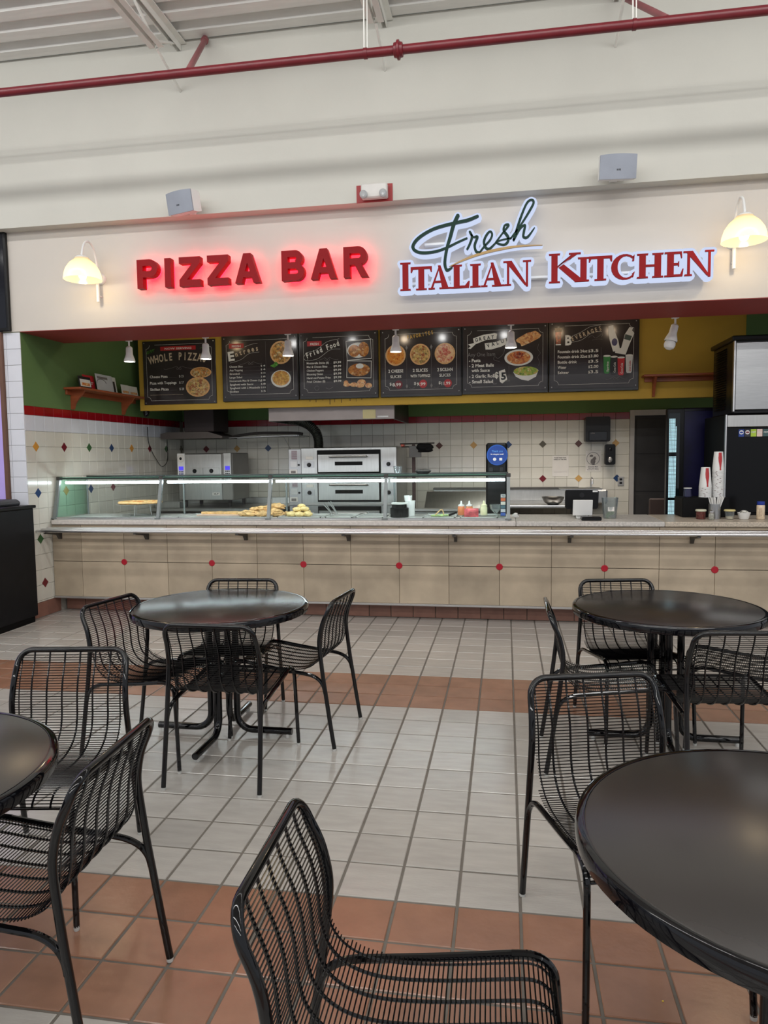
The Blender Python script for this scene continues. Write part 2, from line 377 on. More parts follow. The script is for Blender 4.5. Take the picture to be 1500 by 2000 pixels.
# coloured diamond insets
DC = dict(o=(200, 140, 58), m=(110, 24, 36), g=(58, 96, 56), u=(34, 62, 104), n=(84, 46, 34), y=(192, 150, 84), k=(84, 78, 60), w=(206, 196, 180))
def diamond(parent, u, z, key, axis, plane):
    b = MB(); h = 0.047; t = 0.0115
    pts = [(0, -t, h), (h, -t, 0), (0, -t, -h), (-h, -t, 0), (0, 0, h * 1.05), (h * 1.05, 0, 0), (0, 0, -h * 1.05), (-h * 1.05, 0, 0)]
    if axis == 'X': pts = [(-y, x, zz) for x, y, zz in pts]
    b.add(pts, [(0, 1, 2, 3)] + [(k, (k + 1) % 4, (k + 1) % 4 + 4, k + 4) for k in range(4)])
    o = b.build('diamond_tile', mat('diamond_tile_' + {'o': 'orange', 'm': 'maroon', 'g': 'green', 'u': 'blue', 'n': 'brown', 'y': 'ochre', 'k': 'olive', 'w': 'pale'}[key], DC[key], 0.2), local=True)
    o.parent = parent; o.location = Vector((u, plane, z) if axis == 'Y' else (plane, u, z)) - ORG[parent.name]
for i, k in enumerate('omguomgk'): diamond(wl, -0.479 + 0.4475 * i, 1.65, k, 'X', -3.228)
for i, k in enumerate('uoum'): diamond(wl, -0.479 + 0.4475 * i, 1.206, k, 'X', -3.228)
diamond(wl, -0.479, 0.761, 'g', 'X', -3.228); diamond(wl, -0.44, 0.33, 'm', 'X', -3.228)
for x, k in ((-2.885, 'm'), (-2.437, 'y'), (-1.99, 'u'), (0.352, 'n'), (0.80, 'y'), (1.246, 'u'), (1.68, 'k'), (2.125, 'n'), (2.58, 'y')): diamond(wb, x, 1.648, k, 'Y', 2.738)
for x, k in ((1.682, 'm'), (2.129, 'y'), (2.60, 'u')): diamond(wb, x, 1.206, k, 'Y', 2.738)
# neighbour shop front at the far left
struct(MB().box(-3.43, -3.395, -0.66, -0.56, 0, 2.705).build('trim_1', mat('bronze_trim', (104, 72, 56), 0.4), loc=(-3.41, -0.6, 0)))
struct(MB().box(-9, -3.43, -0.45, -0.40, 0, 2.705).build('wall_neighbour', mat('lilac_light_tinted_wall', (176, 160, 214), 0.5, emit=(170, 140, 230), estr=0.25), loc=(-6, -0.4, 0)))  # purple light on this wall is put into its colour and emission
# roof deck with ribs parallel to the counter
dk = MB(); prof = []; y = -0.755
while y > -15.0: prof += [(y, 5.04), (y - 0.028, 5.015), (y - 0.145, 5.015), (y - 0.173, 5.075), (y - 0.252, 5.075)]; y -= 0.252
vs = []
for yy, zz in prof: vs += [(-9, yy, zz), (9, yy, zz)]
dk.add(vs, [(2 * i, 2 * i + 1, 2 * i + 3, 2 * i + 2) for i in range(len(prof) - 1)]); dk.box(-9, 9, -15, -0.4, 5.12, 5.16)
struct(dk.build('ceiling', M_deck, loc=(0, 0, 5.0), sharp=15))
# door in the back wall
d1 = struct(MB().cbox(2.745, 2.80, 2.69, 2.76, 0, 2.055).cbox(3.245, 3.30, 2.69, 2.76, 0, 2.055).cbox(2.80, 3.245, 2.69, 2.76, 1.985, 2.055).build('door_1', mat('grey_door_frame', (176, 172, 168), 0.5), loc=(3.0, 2.7, 0)))
MB().cbox(2.80, 3.245, 2.735, 2.76, 0, 1.985).build('door_panel', mat('charcoal_door', (46, 44, 44), 0.5, var=0.15), d1)
for k in range(4): MB().cbox(2.83, 3.21, 2.728, 2.736, 0.10 + k * 0.47, 0.53 + k * 0.47, 0.004).build('panel', mat('charcoal_door', (46, 44, 44), 0.5), d1)

# ================================================================= ROOF STEEL AND PIPE
JG = 'roof joists'
for i, (jx, lab) in enumerate(((-1.51, 'white steel roof joist above the left speaker'), (0.249, 'white steel roof joist above the emergency light'), (2.037, 'white steel roof joist above the right speaker'))):
    j = thing('roof_joist', lab, 'joist', (jx, -0.76, 5.0), 0, JG)
    for s in (-1, 1):
        MB().box(jx + s * 0.016, jx + s * 0.07, -13, -0.76, 4.995, 5.003).box(jx + s * 0.016, jx + s * 0.022, -13, -0.76, 4.945, 4.995).build('top_chord', M_joist, j)
        MB().box(jx + s * 0.016, jx + s * 0.062, -13, -1.16, 4.755, 4.762).box(jx + s * 0.016, jx + s * 0.022, -13, -1.16, 4.762, 4.81).build('bottom_chord', M_joist, j)
    yy = -0.84; up = True
    for k in range(14):
        y2 = yy - (0.40 if k else 0.36); a, b = ((4.965, 4.785) if up else (4.785, 4.965))
        MB().tube([(jx, yy, a), (jx, y2, b)], 0.011, 6).build('web_bar', M_joist, j); yy = y2; up = not up
    MB().tube([(jx, -1.16, 4.755), (jx, -0.75, 4.622)], 0.011, 8).build('brace_rod', M_joist, j)
pp = thing('sprinkler_pipe', 'long dark red sprinkler pipe across the top of the cream wall', 'pipe', (0.4, -1.6, 4.305))
MB().tube([(-7, -1.6, 4.305), (8, -1.6, 4.305)], 0.031, 16).build('pipe', M_pipe, pp)
MB().lathe([(0.031, -0.035), (0.046, -0.03), (0.05, -0.012), (0.062, -0.008), (0.062, 0.008), (0.05, 0.012), (0.046, 0.03), (0.031, 0.035)], (0.48, -1.6, 4.305), 20, 'X').build('coupling', M_pipe, pp)
for (x0, x1) in ((-1.057, -1.255), (2.24, 2.02)):
    b = MB().tube([(x0, -1.6, 4.32), (x1, -0.80, 4.985)], 0.022, 12).build('sway_brace', M_pipe2, pp)
    MB().tube([(x1 + 0.006, -0.83, 4.96), (x1 - 0.004, -0.79, 4.995)], 0.031, 12).build('brace_collar', M_pipe2, b)
for hx in (0.25, 2.037):
    MB().tube([(hx - .01, -1.6, 4.34), (hx - .012, -1.58, 4.76)], 0.005, 6).tube([(hx + .012, -1.6, 4.34), (hx + .01, -1.57, 4.76)], 0.004, 6).build('hanger_strap', M_joist, pp)
    MB().lathe([(0.0325, -0.012), (0.036, -0.012), (0.036, 0.012), (0.0325, 0.012)], (hx, -1.6, 4.305), 16, 'X').build('hanger_ring', M_pipe, pp)

# ================================================================= FASCIA FITTINGS
def speaker(x, zc, yaw, label):
    t = thing('wall_speaker', label, 'speaker', (x, -0.75, zc), 0, 'wall speakers')
    Rm = Matrix.Rotation(yaw, 3, 'Z') @ Matrix.Rotation(math.radians(10), 3, 'X')
    def tr(b):
        q = MB(); q.v = [tuple(Rm @ Vector(v) + Vector((0, -0.13, 0))) for v in b.v]; q.f = b.f; q.sm = b.sm; return q
    gr = MB(); W2, H2 = 0.135, 0.088; vs = []; fs = []
    for k in range(9):
        a = -1 + k / 4; px = a * W2; py = -0.105 + 0.018 * a * a; vs += [(px, py, -H2 * (1 - .05 * a * a)), (px, py, H2 * (1 - .05 * a * a))]
    n = len(vs); vs += [(vx, vy + 0.012, vz) for vx, vy, vz in vs]
    for k in range(8): a = 2 * k; fs += [(a, a + 2, a + 3, a + 1), (a + n, a + 1 + n, a + 3 + n, a + 2 + n), (a, a + n, a + 2 + n, a + 2), (a + 1, a + 3, a + 3 + n, a + 1 + n)]
    fs += [(0, 1, 1 + n, n), (n - 2, 2 * n - 2, 2 * n - 1, n - 1)]
    tr(gr.add(vs, fs)).build('grille', M_speaker, t, local=True)
    lp = MB(); tx = MB(); put_text(tx, 'BOSE', 0.0, -0.028, 0.011, -0.1065, align='C', bold=0.02); tr(tx).build('logo', M_bplas, t, local=True)
    cab = [(-0.132, -0.086), (0.132, -0.086)]
    body = MB(); rings = []
    for k, (yy, sw) in enumerate(((-0.078, 1.0), (-0.02, 1.0), (0.04, 0.9), (0.07, 0.6))):
        rings += [(-0.132 * sw, yy, -0.084 * sw), (0.132 * sw, yy, -0.084 * sw), (0.132 * sw, yy, 0.084 * sw), (-0.132 * sw, yy, 0.084 * sw)]
    fs = [(k * 4 + i, k * 4 + (i + 1) % 4, k * 4 + 4 + (i + 1) % 4, k * 4 + 4 + i) for k in range(3) for i in range(4)] + [(0, 1, 2, 3), (12, 13, 14, 15)]
    tr(body.add(rings, fs)).build('cabinet', M_white, t, local=True)
    MB().cbox(-0.03, 0.03, -0.012, 0.0, -0.05, 0.05).cbox(-0.012, 0.012, -0.10, -0.01, -0.012, 0.012).build('bracket', M_white, t, local=True)
    return t
speaker(-1.43, 3.65, math.radians(-19), 'grey wall speaker showing its white side, above the red letters')
speaker(2.03, 3.665, math.radians(6), 'grey wall speaker above the green script word')
em = thing('emergency_light', 'emergency light with two round lamps on a red plate', 'light', (0.155, -0.75, 3.66))
MB().cbox(0.0, 0.30, -0.756, -0.75, 3.595, 3.735).build('back_plate', mat('red_plate', (150, 34, 36), 0.5), em)
MB().cbox(0.048, 0.265, -0.82, -0.756, 3.61, 3.725, 0.01).build('housing', mat('pale_grey_plastic', (206, 204, 200), 0.3), em)
for x in (0.065, 0.225): MB().lathe([(0.0, -0.03), (0.02, -0.028), (0.031, -0.018), (0.033, 0.0), (0.028, 0.02), (0.0, 0.02)], (x + .01, -0.835, 3.632), 16, 'Y').build('lamp_head', glass('lamp_lens', (220, 224, 226), 1.0, 0.45), em)
tv = thing('wall_screen', 'black screen at the left edge above the tiled pillar', 'screen', (-3.9, -0.63, 2.71))
MB().cbox(-4.6, -3.297, -0.67, -0.63, 2.712, 3.60, 0.006).build('frame', M_bplas, tv)
MB().box(-4.58, -3.32, -0.6715, -0.67, 2.74, 3.58).build('panel', mat('dark_screen_glass', (10, 12, 22), 0.08), tv)

def sconce(x, label):
    t = thing('wall_lamp', label, 'lamp', (x, -0.63, 2.93), 0, 'gooseneck wall lamps')
    X = 0.0; yb = -0.055
    pth = smooth_path([(X, yb, 0.0), (X, yb, 0.25), (X, yb - .01, 0.36), (X, yb - .055, 0.455), (X, yb - .12, 0.487), (X, yb - .185, 0.455), (X, yb - .225, 0.37), (X, yb - .23, 0.32)], 5)
    MB().tube(pth, 0.0095, 10).build('arm', M_white, t, local=True)
    MB().tube([(X, yb, -0.005), (X, yb, 0.26)], 0.014, 10).build('arm_sleeve', M_white, t, local=True)
    MB().lathe([(0.0, -0.018), (0.045, -0.018), (0.052, -0.008), (0.052, 0.0)], (X, 0, 0.205), 20, 'Y').tube([(X, -0.01, 0.205), (X, yb, 0.205)], 0.011, 8).tube([(X, 0, 0.05), (X, yb, 0.05)], 0.008, 8).build('wall_mount', M_white, t, local=True)
    cy = yb - .23; sh = MB(); n = 72; prof = [(0.048, 0.325), (0.066, 0.305), (0.105, 0.27), (0.135, 0.225), (0.150, 0.18), (0.156, 0.135)]; vs = []; fs = []
    for k in range(n):
        a = 2 * PI * k / n; rib = 0.0022 * (1 if k % 2 else -1)
        for r, h in prof: vs.append((X + (r + rib) * math.cos(a), cy + (r + rib) * math.sin(a), h))
    m = len(prof)
    for k in range(n):
        a = k * m; b = ((k + 1) % n) * m
        for i in range(m - 1): fs.append((a + i, b + i, b + i + 1, a + i + 1))
    sh.add(vs, fs, True).build('shade', M_shade, t, local=True, sharp=80)
    MB().lathe([(0.0, 0.335), (0.04, 0.335), (0.055, 0.325), (0.055, 0.318), (0.03, 0.312), (0.03, 0.25), (0.0, 0.25)], (X, cy, 0), 24).build('shade_cap', M_white, t, local=True)
    MB().lathe([(0.014, 0.25), (0.02, 0.23), (0.033, 0.20), (0.036, 0.175), (0.028, 0.15), (0.012, 0.14), (0.0, 0.138)], (X, cy, 0), 16).build('bulb', M_bulb, t, local=True)
    d = bpy.data.lights.new('lamp_glow', 'POINT'); d.energy = 2.6; d.color = (1.0, 0.80, 0.54); d.shadow_soft_size = 0.03
    o = bpy.data.objects.new('lamp_glow', d); C.objects.link(o); o.location = (x, -0.63 + cy, 2.93 + 0.115)
M_shade = bpy.data.materials.new('ribbed_cream_glass'); M_shade.use_nodes = True
_n = M_shade.node_tree.nodes; _l = M_shade.node_tree.links; _n.clear()
_t = _n.new('ShaderNodeBsdfTranslucent'); _t.inputs[0].default_value = lin((255, 240, 216)) + (1,)
_d = _n.new('ShaderNodeBsdfDiffuse'); _d.inputs[0].default_value = lin((236, 220, 190)) + (1,)
_g = _n.new('ShaderNodeBsdfGlossy'); _g.inputs['Roughness'].default_value = 0.15
_m = _n.new('ShaderNodeMixShader'); _m.inputs[0].default_value = 0.45; _l.new(_t.outputs[0], _m.inputs[1]); _l.new(_d.outputs[0], _m.inputs[2])
_m2 = _n.new('ShaderNodeMixShader'); _m2.inputs[0].default_value = 0.08; _l.new(_m.outputs[0], _m2.inputs[1]); _l.new(_g.outputs[0], _m2.inputs[2])
_o = _n.new('ShaderNodeOutputMaterial'); _l.new(_m2.outputs[0], _o.inputs[0])
sconce(-2.385, 'lit gooseneck wall lamp left of the red letters')
sconce(2.945, 'lit gooseneck wall lamp right of the last red letter')

# ---- PIZZA BAR: halo-lit red channel letters
sg = thing('letter_sign', 'PIZZA BAR sign of red block letters with a red glow', 'sign', (-0.95, -0.63, 3.0))
LB = [('P', -1.967, -1.775), ('I', -1.709, -1.652), ('Z', -1.575, -1.383), ('Z', -1.318, -1.128), ('A', -1.069, -0.848), ('B', -0.655, -0.458), ('A', -0.402, -0.180), ('R', -0.120, 0.089)]
def st(x0, z0, x1, z1, t):        # block-letter stroke as a quad
    d = Vector((x1 - x0, z1 - z0)).normalized(); n = Vector((-d.y, d.x)) * t / 2
    return [(x0 + n.x, z0 + n.y), (x0 - n.x, z0 - n.y), (x1 - n.x, z1 - n.y), (x1 + n.x, z1 + n.y)]
def bowl(cx, cz, rx, rz, t, a0=-90, a1=90, n=10):
    qs = []
    for k in range(n):
        A, B = math.radians(a0 + (a1 - a0) * k / n), math.radians(a0 + (a1 - a0) * (k + 1) / n)
        qs.append([(cx + rx * math.cos(A), cz + rz * math.sin(A)), (cx + rx * math.cos(B), cz + rz * math.sin(B)), (cx + (rx - t) * math.cos(B), cz + (rz - t) * math.sin(B)), (cx + (rx - t) * math.cos(A), cz + (rz - t) * math.sin(A))])
    return qs
def block(ch, w, h=0.246, t=0.054):
    q = lambda a, b, c, d: [(a, b), (c, b), (c, d), (a, d)]
    if ch == 'I': return [q(0, 0, w, h)]
    if ch == 'P':
        r = h * 0.31; return [q(0, 0, t, h), q(t, h - t, w - r, h), q(t, h - 2 * r, w - r, h - 2 * r + t)] + bowl(w - r, h - r, r, r, t)
    if ch == 'R':
        r = h * 0.30; return [q(0, 0, t, h), q(t, h - t, w - r - .01, h), q(t, h - 2 * r, w - r - .01, h - 2 * r + t)] + bowl(w - r - .01, h - r, r, r, t) + [[(w * .42, h - 2 * r + .01), (w * .42 + t * 1.15, h - 2 * r + .01), (w, 0), (w - t * 1.2, 0)]]
    if ch == 'B':
        r1 = h * 0.265; r2 = h * 0.285
        return [q(0, 0, t, h), q(t, h - t, w - r1 - .012, h), q(t, h / 2 - t / 2, w - r1, h / 2 + t / 2), q(t, 0, w - r2, t)] + bowl(w - r1 - .012, h - r1, r1, r1, t) + bowl(w - r2, r2, r2, r2, t)
    if ch == 'Z': return [q(0, h - t, w, h), q(0, 0, w, t), [(w - t * 1.3, h - t), (w, h - t), (t * 1.3, t), (0, t)]]
    if ch == 'A': return [[(0, 0), (t * 1.1, 0), (w / 2 + t * .45, h), (w / 2 - t * .6, h)], [(w, 0), (w - t * 1.1, 0), (w / 2 - t * .45, h), (w / 2 + t * .6, h)], q(w * .25, h * .2, w * .75, h * .2 + t * .85)]
for ch, x0, x1 in LB:
    b = MB(); g = MB()
    for i_, poly in enumerate(block(ch, x1 - x0)):
        b.prism([(x0 + a, 3.005 + c) for a, c in poly], -0.755 - (i_ % 15) * .0001, -0.685)
        cx = sum(a for a, c in poly) / len(poly); cz = sum(c for a, c in poly) / len(poly)
        g.prism([(x0 + cx + (a - cx) * .86, 3.005 + cz + (c - cz) * .9) for a, c in poly], -0.684, -0.668)
    o = b.build('letter', M_signred, sg); g.build('back_light', M_glowred, o)

# ---- Fresh ITALIAN KITCHEN
ik = thing('script_sign', 'Fresh Italian Kitchen sign on a white lit backing', 'sign', (1.55, -0.63, 2.86))
def hull(pts):
    pts = sorted(set((round(a, 5), round(b, 5)) for a, b in pts)); 
    def half(ps):
        o = []
        for p in ps:
            while len(o) > 1 and (o[-1][0] - o[-2][0]) * (p[1] - o[-2][1]) - (o[-1][1] - o[-2][1]) * (p[0] - o[-2][0]) <= 0: o.pop()
            o.append(p)
        return o
    a, b = half(pts), half(pts[::-1]); return a[:-1] + b[:-1]
def grow(poly, r, n=10): return hull([(x + r * math.cos(2 * PI * k / n), z + r * math.sin(2 * PI * k / n)) for x, z in poly for k in range(n)])
def serif(ch, w, h):
    T = 0.048 * min(1, h / .2 + .1); t = 0.017; s = 0.013; e = 0.02
    q = lambda a, b, c, d: [(a, b), (c, b), (c, d), (a, d)]
    def stem(cx, T_=T, l=e, r=e): return [q(cx - T_ / 2, 0, cx + T_ / 2, h), [(cx - T_ / 2 - l, 0), (cx + T_ / 2 + r, 0), (cx + T_ / 2 + r - .003, s), (cx - T_ / 2 - l + .003, s)], [(cx - T_ / 2 - l + .003, h - s), (cx + T_ / 2 + r - .003, h - s), (cx + T_ / 2 + r, h), (cx - T_ / 2 - l, h)]]
    if ch == 'I': return stem(w / 2)
    if ch == 'T': return [q(w / 2 - T / 2, 0, w / 2 + T / 2, h), q(w / 2 - T / 2 - e, 0, w / 2 + T / 2 + e, s), q(0, h - t * 1.2, w, h), [(0, h - .045), (.009, h - .045), (.02, h - t), (0, h)], [(w, h - .045), (w - .009, h - .045), (w - .02, h - t), (w, h)]]
    if ch == 'A': return [[(.015, 0), (.015 + t, 0), (w / 2 + .004, h), (w / 2 - .01, h * .93)], [(w - .02, 0), (w - .02 - T * 1.15, 0), (w / 2 - .016, h), (w / 2 + .006, h)], q(w * .25, h * .27, w * .68, h * .27 + t), q(0, 0, .052, s), q(w - T - .05, 0, w, s)]
    if ch == 'L': return stem(w * .3) + [q(w * .3, 0, w, t * 1.2), [(w - .035, t), (w, 0), (w + .006, .055), (w - .005, .055)]]
    if ch == 'N': return stem(w * .17, t * 1.1, .022, .016)[:2] + [q(0, h - s, w * .25, h)] + [[(w * .06, h), (w * .06 + T * 1.1, h), (w * .87, -.012), (w * .87 - T * .55, 0.0)]] + [q(w * .87 - t, -.012, w * .87, h), q(w * .87 - t - .024, h - s, w * .87 + .024, h)]
    if ch == 'K': return stem(w * .2) + [[(w * .2, h * .42), (w * .2 + .012, h * .42 + .026), (w * .74, h - s), (w * .60, h - s)], q(w * .54, h - s, w * .82, h), [(w * .30, h * .52), (w * .42, h * .62), (w * .93, 0), (w * .70, 0)], q(w * .68, 0, w, s)]
    if ch == 'C':
        R = w * .56; cz = h / 2; qs = []
        for k in range(16):
            A, B = math.radians(48 + 264 * k / 16), math.radians(48 + 264 * (k + 1) / 16)
            th = lambda a: t + (T - t) * max(0, -math.cos(a)) ** .8
            f = lambda a, o: (R + (R - o) * math.cos(a) * 1.0, cz + (h / 2 + .004 - o * .8) * math.sin(a))
            qs.append([f(A, 0), f(B, 0), f(B, th(B)), f(A, th(A))])
        return qs + [[(w * .86, h * .72), (w * .94, h * .72), (w * .96, h * .99), (w * .90, h * .93)], [(w * .86, h * .22), (w * .94, h * .28), (w * .98, h * .30), (w * .90, h * .05)]]
    if ch == 'H': return stem(w * .24, T, .018, .018) + stem(w * .76, T, .018, .018) + [q(w * .24, h / 2 - t / 2, w * .76, h / 2 + t / 2)]
    if ch == 'E': return [q(w * .14, 0, w * .14 + T, h), q(0, 0, w * .5, s), q(0, h - s, w * .5, h), q(w * .2, h - t, w * .88, h), q(w * .2, 0, w * .93, t), q(w * .3, h / 2 - t / 2, w * .75, h / 2 + t / 2), [(w * .88, h), (w * .80, h - t), (w * .86, h - .05), (w * .90, h - .05)], [(w * .93, 0), (w * .82, t), (w * .93, .058), (w * .98, .058)], [(w * .70, h * .4), (w * .75, h * .4), (w * .75, h * .62), (w * .70, h * .6)]]
IK = [('I', 0.352, 0.448, 2.868, 3.093), ('T', 0.444, 0.617, 2.867, 3.054), ('A', 0.589, 0.776, 2.867, 3.056), ('L', 0.776, 0.918, 2.866, 3.052), ('I', 0.911, 1.028, 2.866, 3.052), ('A', 1.014, 1.199, 2.866, 3.055), ('N', 1.191, 1.415, 2.866, 3.059),
      ('K', 1.526, 1.850, 2.868, 3.095), ('I', 1.765, 1.862, 2.870, 3.056), ('T', 1.854, 2.03, 2.870, 3.058), ('C', 2.023, 2.205, 2.870, 3.058), ('H', 2.205, 2.423, 2.870, 3.057), ('E', 2.42, 2.562, 2.870, 3.058), ('N', 2.558, 2.785, 2.870, 3.058)]
back = MB()
for ch, x0, x1, z0, z1 in IK:
    b = MB()
    for i_, poly in enumerate(serif(ch, x1 - x0, z1 - z0)):
        pw = [(x0 + a, z0 + c) for a, c in poly]; b.prism(pw, -0.768 - (i_ % 16) * .0001, -0.752); back.prism(grow(pw, 0.024, 8), -0.752, -0.690)
    b.build('letter', M_signred, ik)
SW = dict(
 swash=([(0.986, 3.422), (0.914, 3.398), (0.829, 3.385), (0.727, 3.368), (0.633, 3.345), (0.547, 3.305), (0.486, 3.258), (0.464, 3.209), (0.498, 3.174), (0.563, 3.161), (0.658, 3.168), (0.743, 3.193), (0.829, 3.229), (0.901, 3.256)], [.012, .013, .012, .012, .012, .012, .012, .013, .012, .011, .010, .009, .008, .007]),
 stem=([(0.83, 3.436), (0.795, 3.364), (0.769, 3.274), (0.743, 3.193), (0.727, 3.11), (0.725, 3.052), (0.742, 3.013), (0.781, 3.032)], [.015, .015, .014, .012, .011, .012, .012, .006]),
 r=([(0.905, 3.171), (0.924, 3.207), (0.943, 3.264), (0.926, 3.304), (0.952, 3.263), (0.985, 3.261), (0.964, 3.196), (0.977, 3.147), (1.006, 3.14)], [.008, .009, .010, .009, .006, .011, .010, .010, .008]),
 e=([(1.006, 3.14), (1.04, 3.183), (1.086, 3.23), (1.103, 3.274), (1.086, 3.298), (1.057, 3.269), (1.038, 3.221), (1.052, 3.174), (1.082, 3.163), (1.132, 3.207)], [.007, .007, .008, .008, .007, .009, .010, .010, .009, .006]),
 s=([(1.132, 3.211), (1.182, 3.274), (1.232, 3.336), (1.203, 3.338), (1.195, 3.297), (1.228, 3.246), (1.224, 3.205), (1.19, 3.187), (1.136, 3.209), (1.174, 3.225), (1.249, 3.235)], [.006, .006, .009, .007, .010, .011, .010, .008, .007, .005, .006]),
 h=([(1.249, 3.233), (1.331, 3.338), (1.397, 3.439), (1.427, 3.498), (1.409, 3.521), (1.372, 3.494), (1.323, 3.379), (1.273, 3.223)], [.006, .007, .009, .009, .007, .008, .010, .010]),
 h2=([(1.273, 3.219), (1.323, 3.306), (1.36, 3.328), (1.352, 3.279), (1.349, 3.24), (1.382, 3.237), (1.434, 3.303)], [.008, .008, .009, .010, .009, .009, .004]),
 gold=([(0.76, 3.041), (0.913, 3.1), (1.04, 3.134), (1.165, 3.155), (1.29, 3.168), (1.414, 3.169), (1.496, 3.166)], [.002, .009, .010, .010, .007, .004, .002]))
def ribbon(pts, wd, y0, y1, extra=0.0, k=4):
    q = smooth_path([(a, 0, b) for a, b in pts], k); m = MB(); n = len(pts) - 1
    W_ = [wd[min(int(i / k), n)] * (1 - (i % k) / k) + wd[min(int(i / k) + 1, n)] * ((i % k) / k) + extra for i in range(len(q))]
    for i in range(len(q) - 1):
        d = [(q[j].x + W_[j] * math.cos(2 * PI * t / 8), q[j].z + W_[j] * math.sin(2 * PI * t / 8)) for j in (i, i + 1) for t in range(8)]
        m.prism(hull(d), y0 - (i % 3) * .0002, y1)
    return m
for k, (pts, wd) in SW.items():
    y = -0.776 if k in ('stem',) else -0.774
    ribbon(pts, wd, y, -0.752).build('script_stroke' if k != 'gold' else 'underline', M_signgold if k == 'gold' else M_signgreen, ik)
    m = ribbon(pts, wd, -0.752, -0.690, 0.004 if k == 'gold' else 0.021, 3); back.add(m.v, m.f)
back.build('backing', M_glow, ik)
MB().cbox(0.40, 2.75, -0.690, -0.63, 2.93, 2.95).cbox(0.55, 1.4, -0.690, -0.63, 3.24, 3.26).build('mounting_rail', M_white, ik)

# ================================================================= TRACK LAMPS
tk = tag(MB().cbox(-2.69, 3.16, 0.062, 0.10, 2.722, 2.752, 0.002).build('light_track', M_bplas, loc=(0.2, 0.08, 2.72)), 'black lighting track along the back edge of the red soffit', 'track')
def spot(x, label, tilt=0.0, yaw=0.0, lit=True):
    t = thing('track_lamp', label, 'lamp', (x, 0.08, 2.722), 0, 'track lamps in front of the menu boards')
    MB().cbox(-0.03, 0.03, -0.018, 0.018, -0.022, 0.0, 0.003).build('track_adapter', M_white, t, local=True)
    MB().tube([(0, 0, -0.02), (0, 0, -0.075)], 0.009, 10).build('stem', M_white, t, local=True)
    R_ = Matrix.Rotation(yaw, 3, 'Z') @ Matrix.Rotation(tilt, 3, 'Y')
    def tr(b): b.v = [tuple(R_ @ (Vector(v)) + Vector((0, 0, -0.072))) for v in b.v]; return b
    tr(MB().lathe([(0.0, 0.004), (0.02, 0.0), (0.032, -0.012), (0.034, -0.075), (0.036, -0.085), (0.054, -0.135), (0.056, -0.150), (0.052, -0.152), (0.049, -0.13), (0.0, -0.12)], (0, 0, 0), 24)).build('lamp_body', M_white, t, local=True)
    if lit:
        tr(MB().lathe([(0.0, -0.146), (0.03, -0.145), (0.0495, -0.139)], (0, 0, 0), 20)).build('bulb', M_cool, t, local=True)
        d = bpy.data.lights.new('spot_glow', 'SPOT'); d.energy = 9; d.color = (1.0, 0.93, 0.82); d.spot_size = math.radians(120); d.spot_blend = 0.8; d.shadow_soft_size = 0.04
        o = bpy.data.objects.new('spot_glow', d); C.objects.link(o); o.location = (x, 0.08, 2.722 - 0.235); o.rotation_euler = (math.radians(24), 0, 0)
    else:
        tr(MB().lathe([(0.030, -0.14), (0.046, -0.16), (0.050, -0.185), (0.042, -0.21), (0.02, -0.225), (0.0, -0.228)], (0, 0, 0), 20)).build('bulb', M_white, t, local=True)
for x, lb in ((-2.526, 'white track lamp against the green wall, leftmost of the lit track lamps'), (-1.711, 'white track lamp in front of the whole pizzas board'), (-0.868, 'white track lamp in front of the entrees board'), (0.187, 'white track lamp in front of the favorites board'), (1.258, 'white track lamp in front of the great value board')): spot(x, lb)
spot(2.69, 'unlit tilted white track lamp with a bare globe bulb right of the boards', math.radians(14), 0, False)

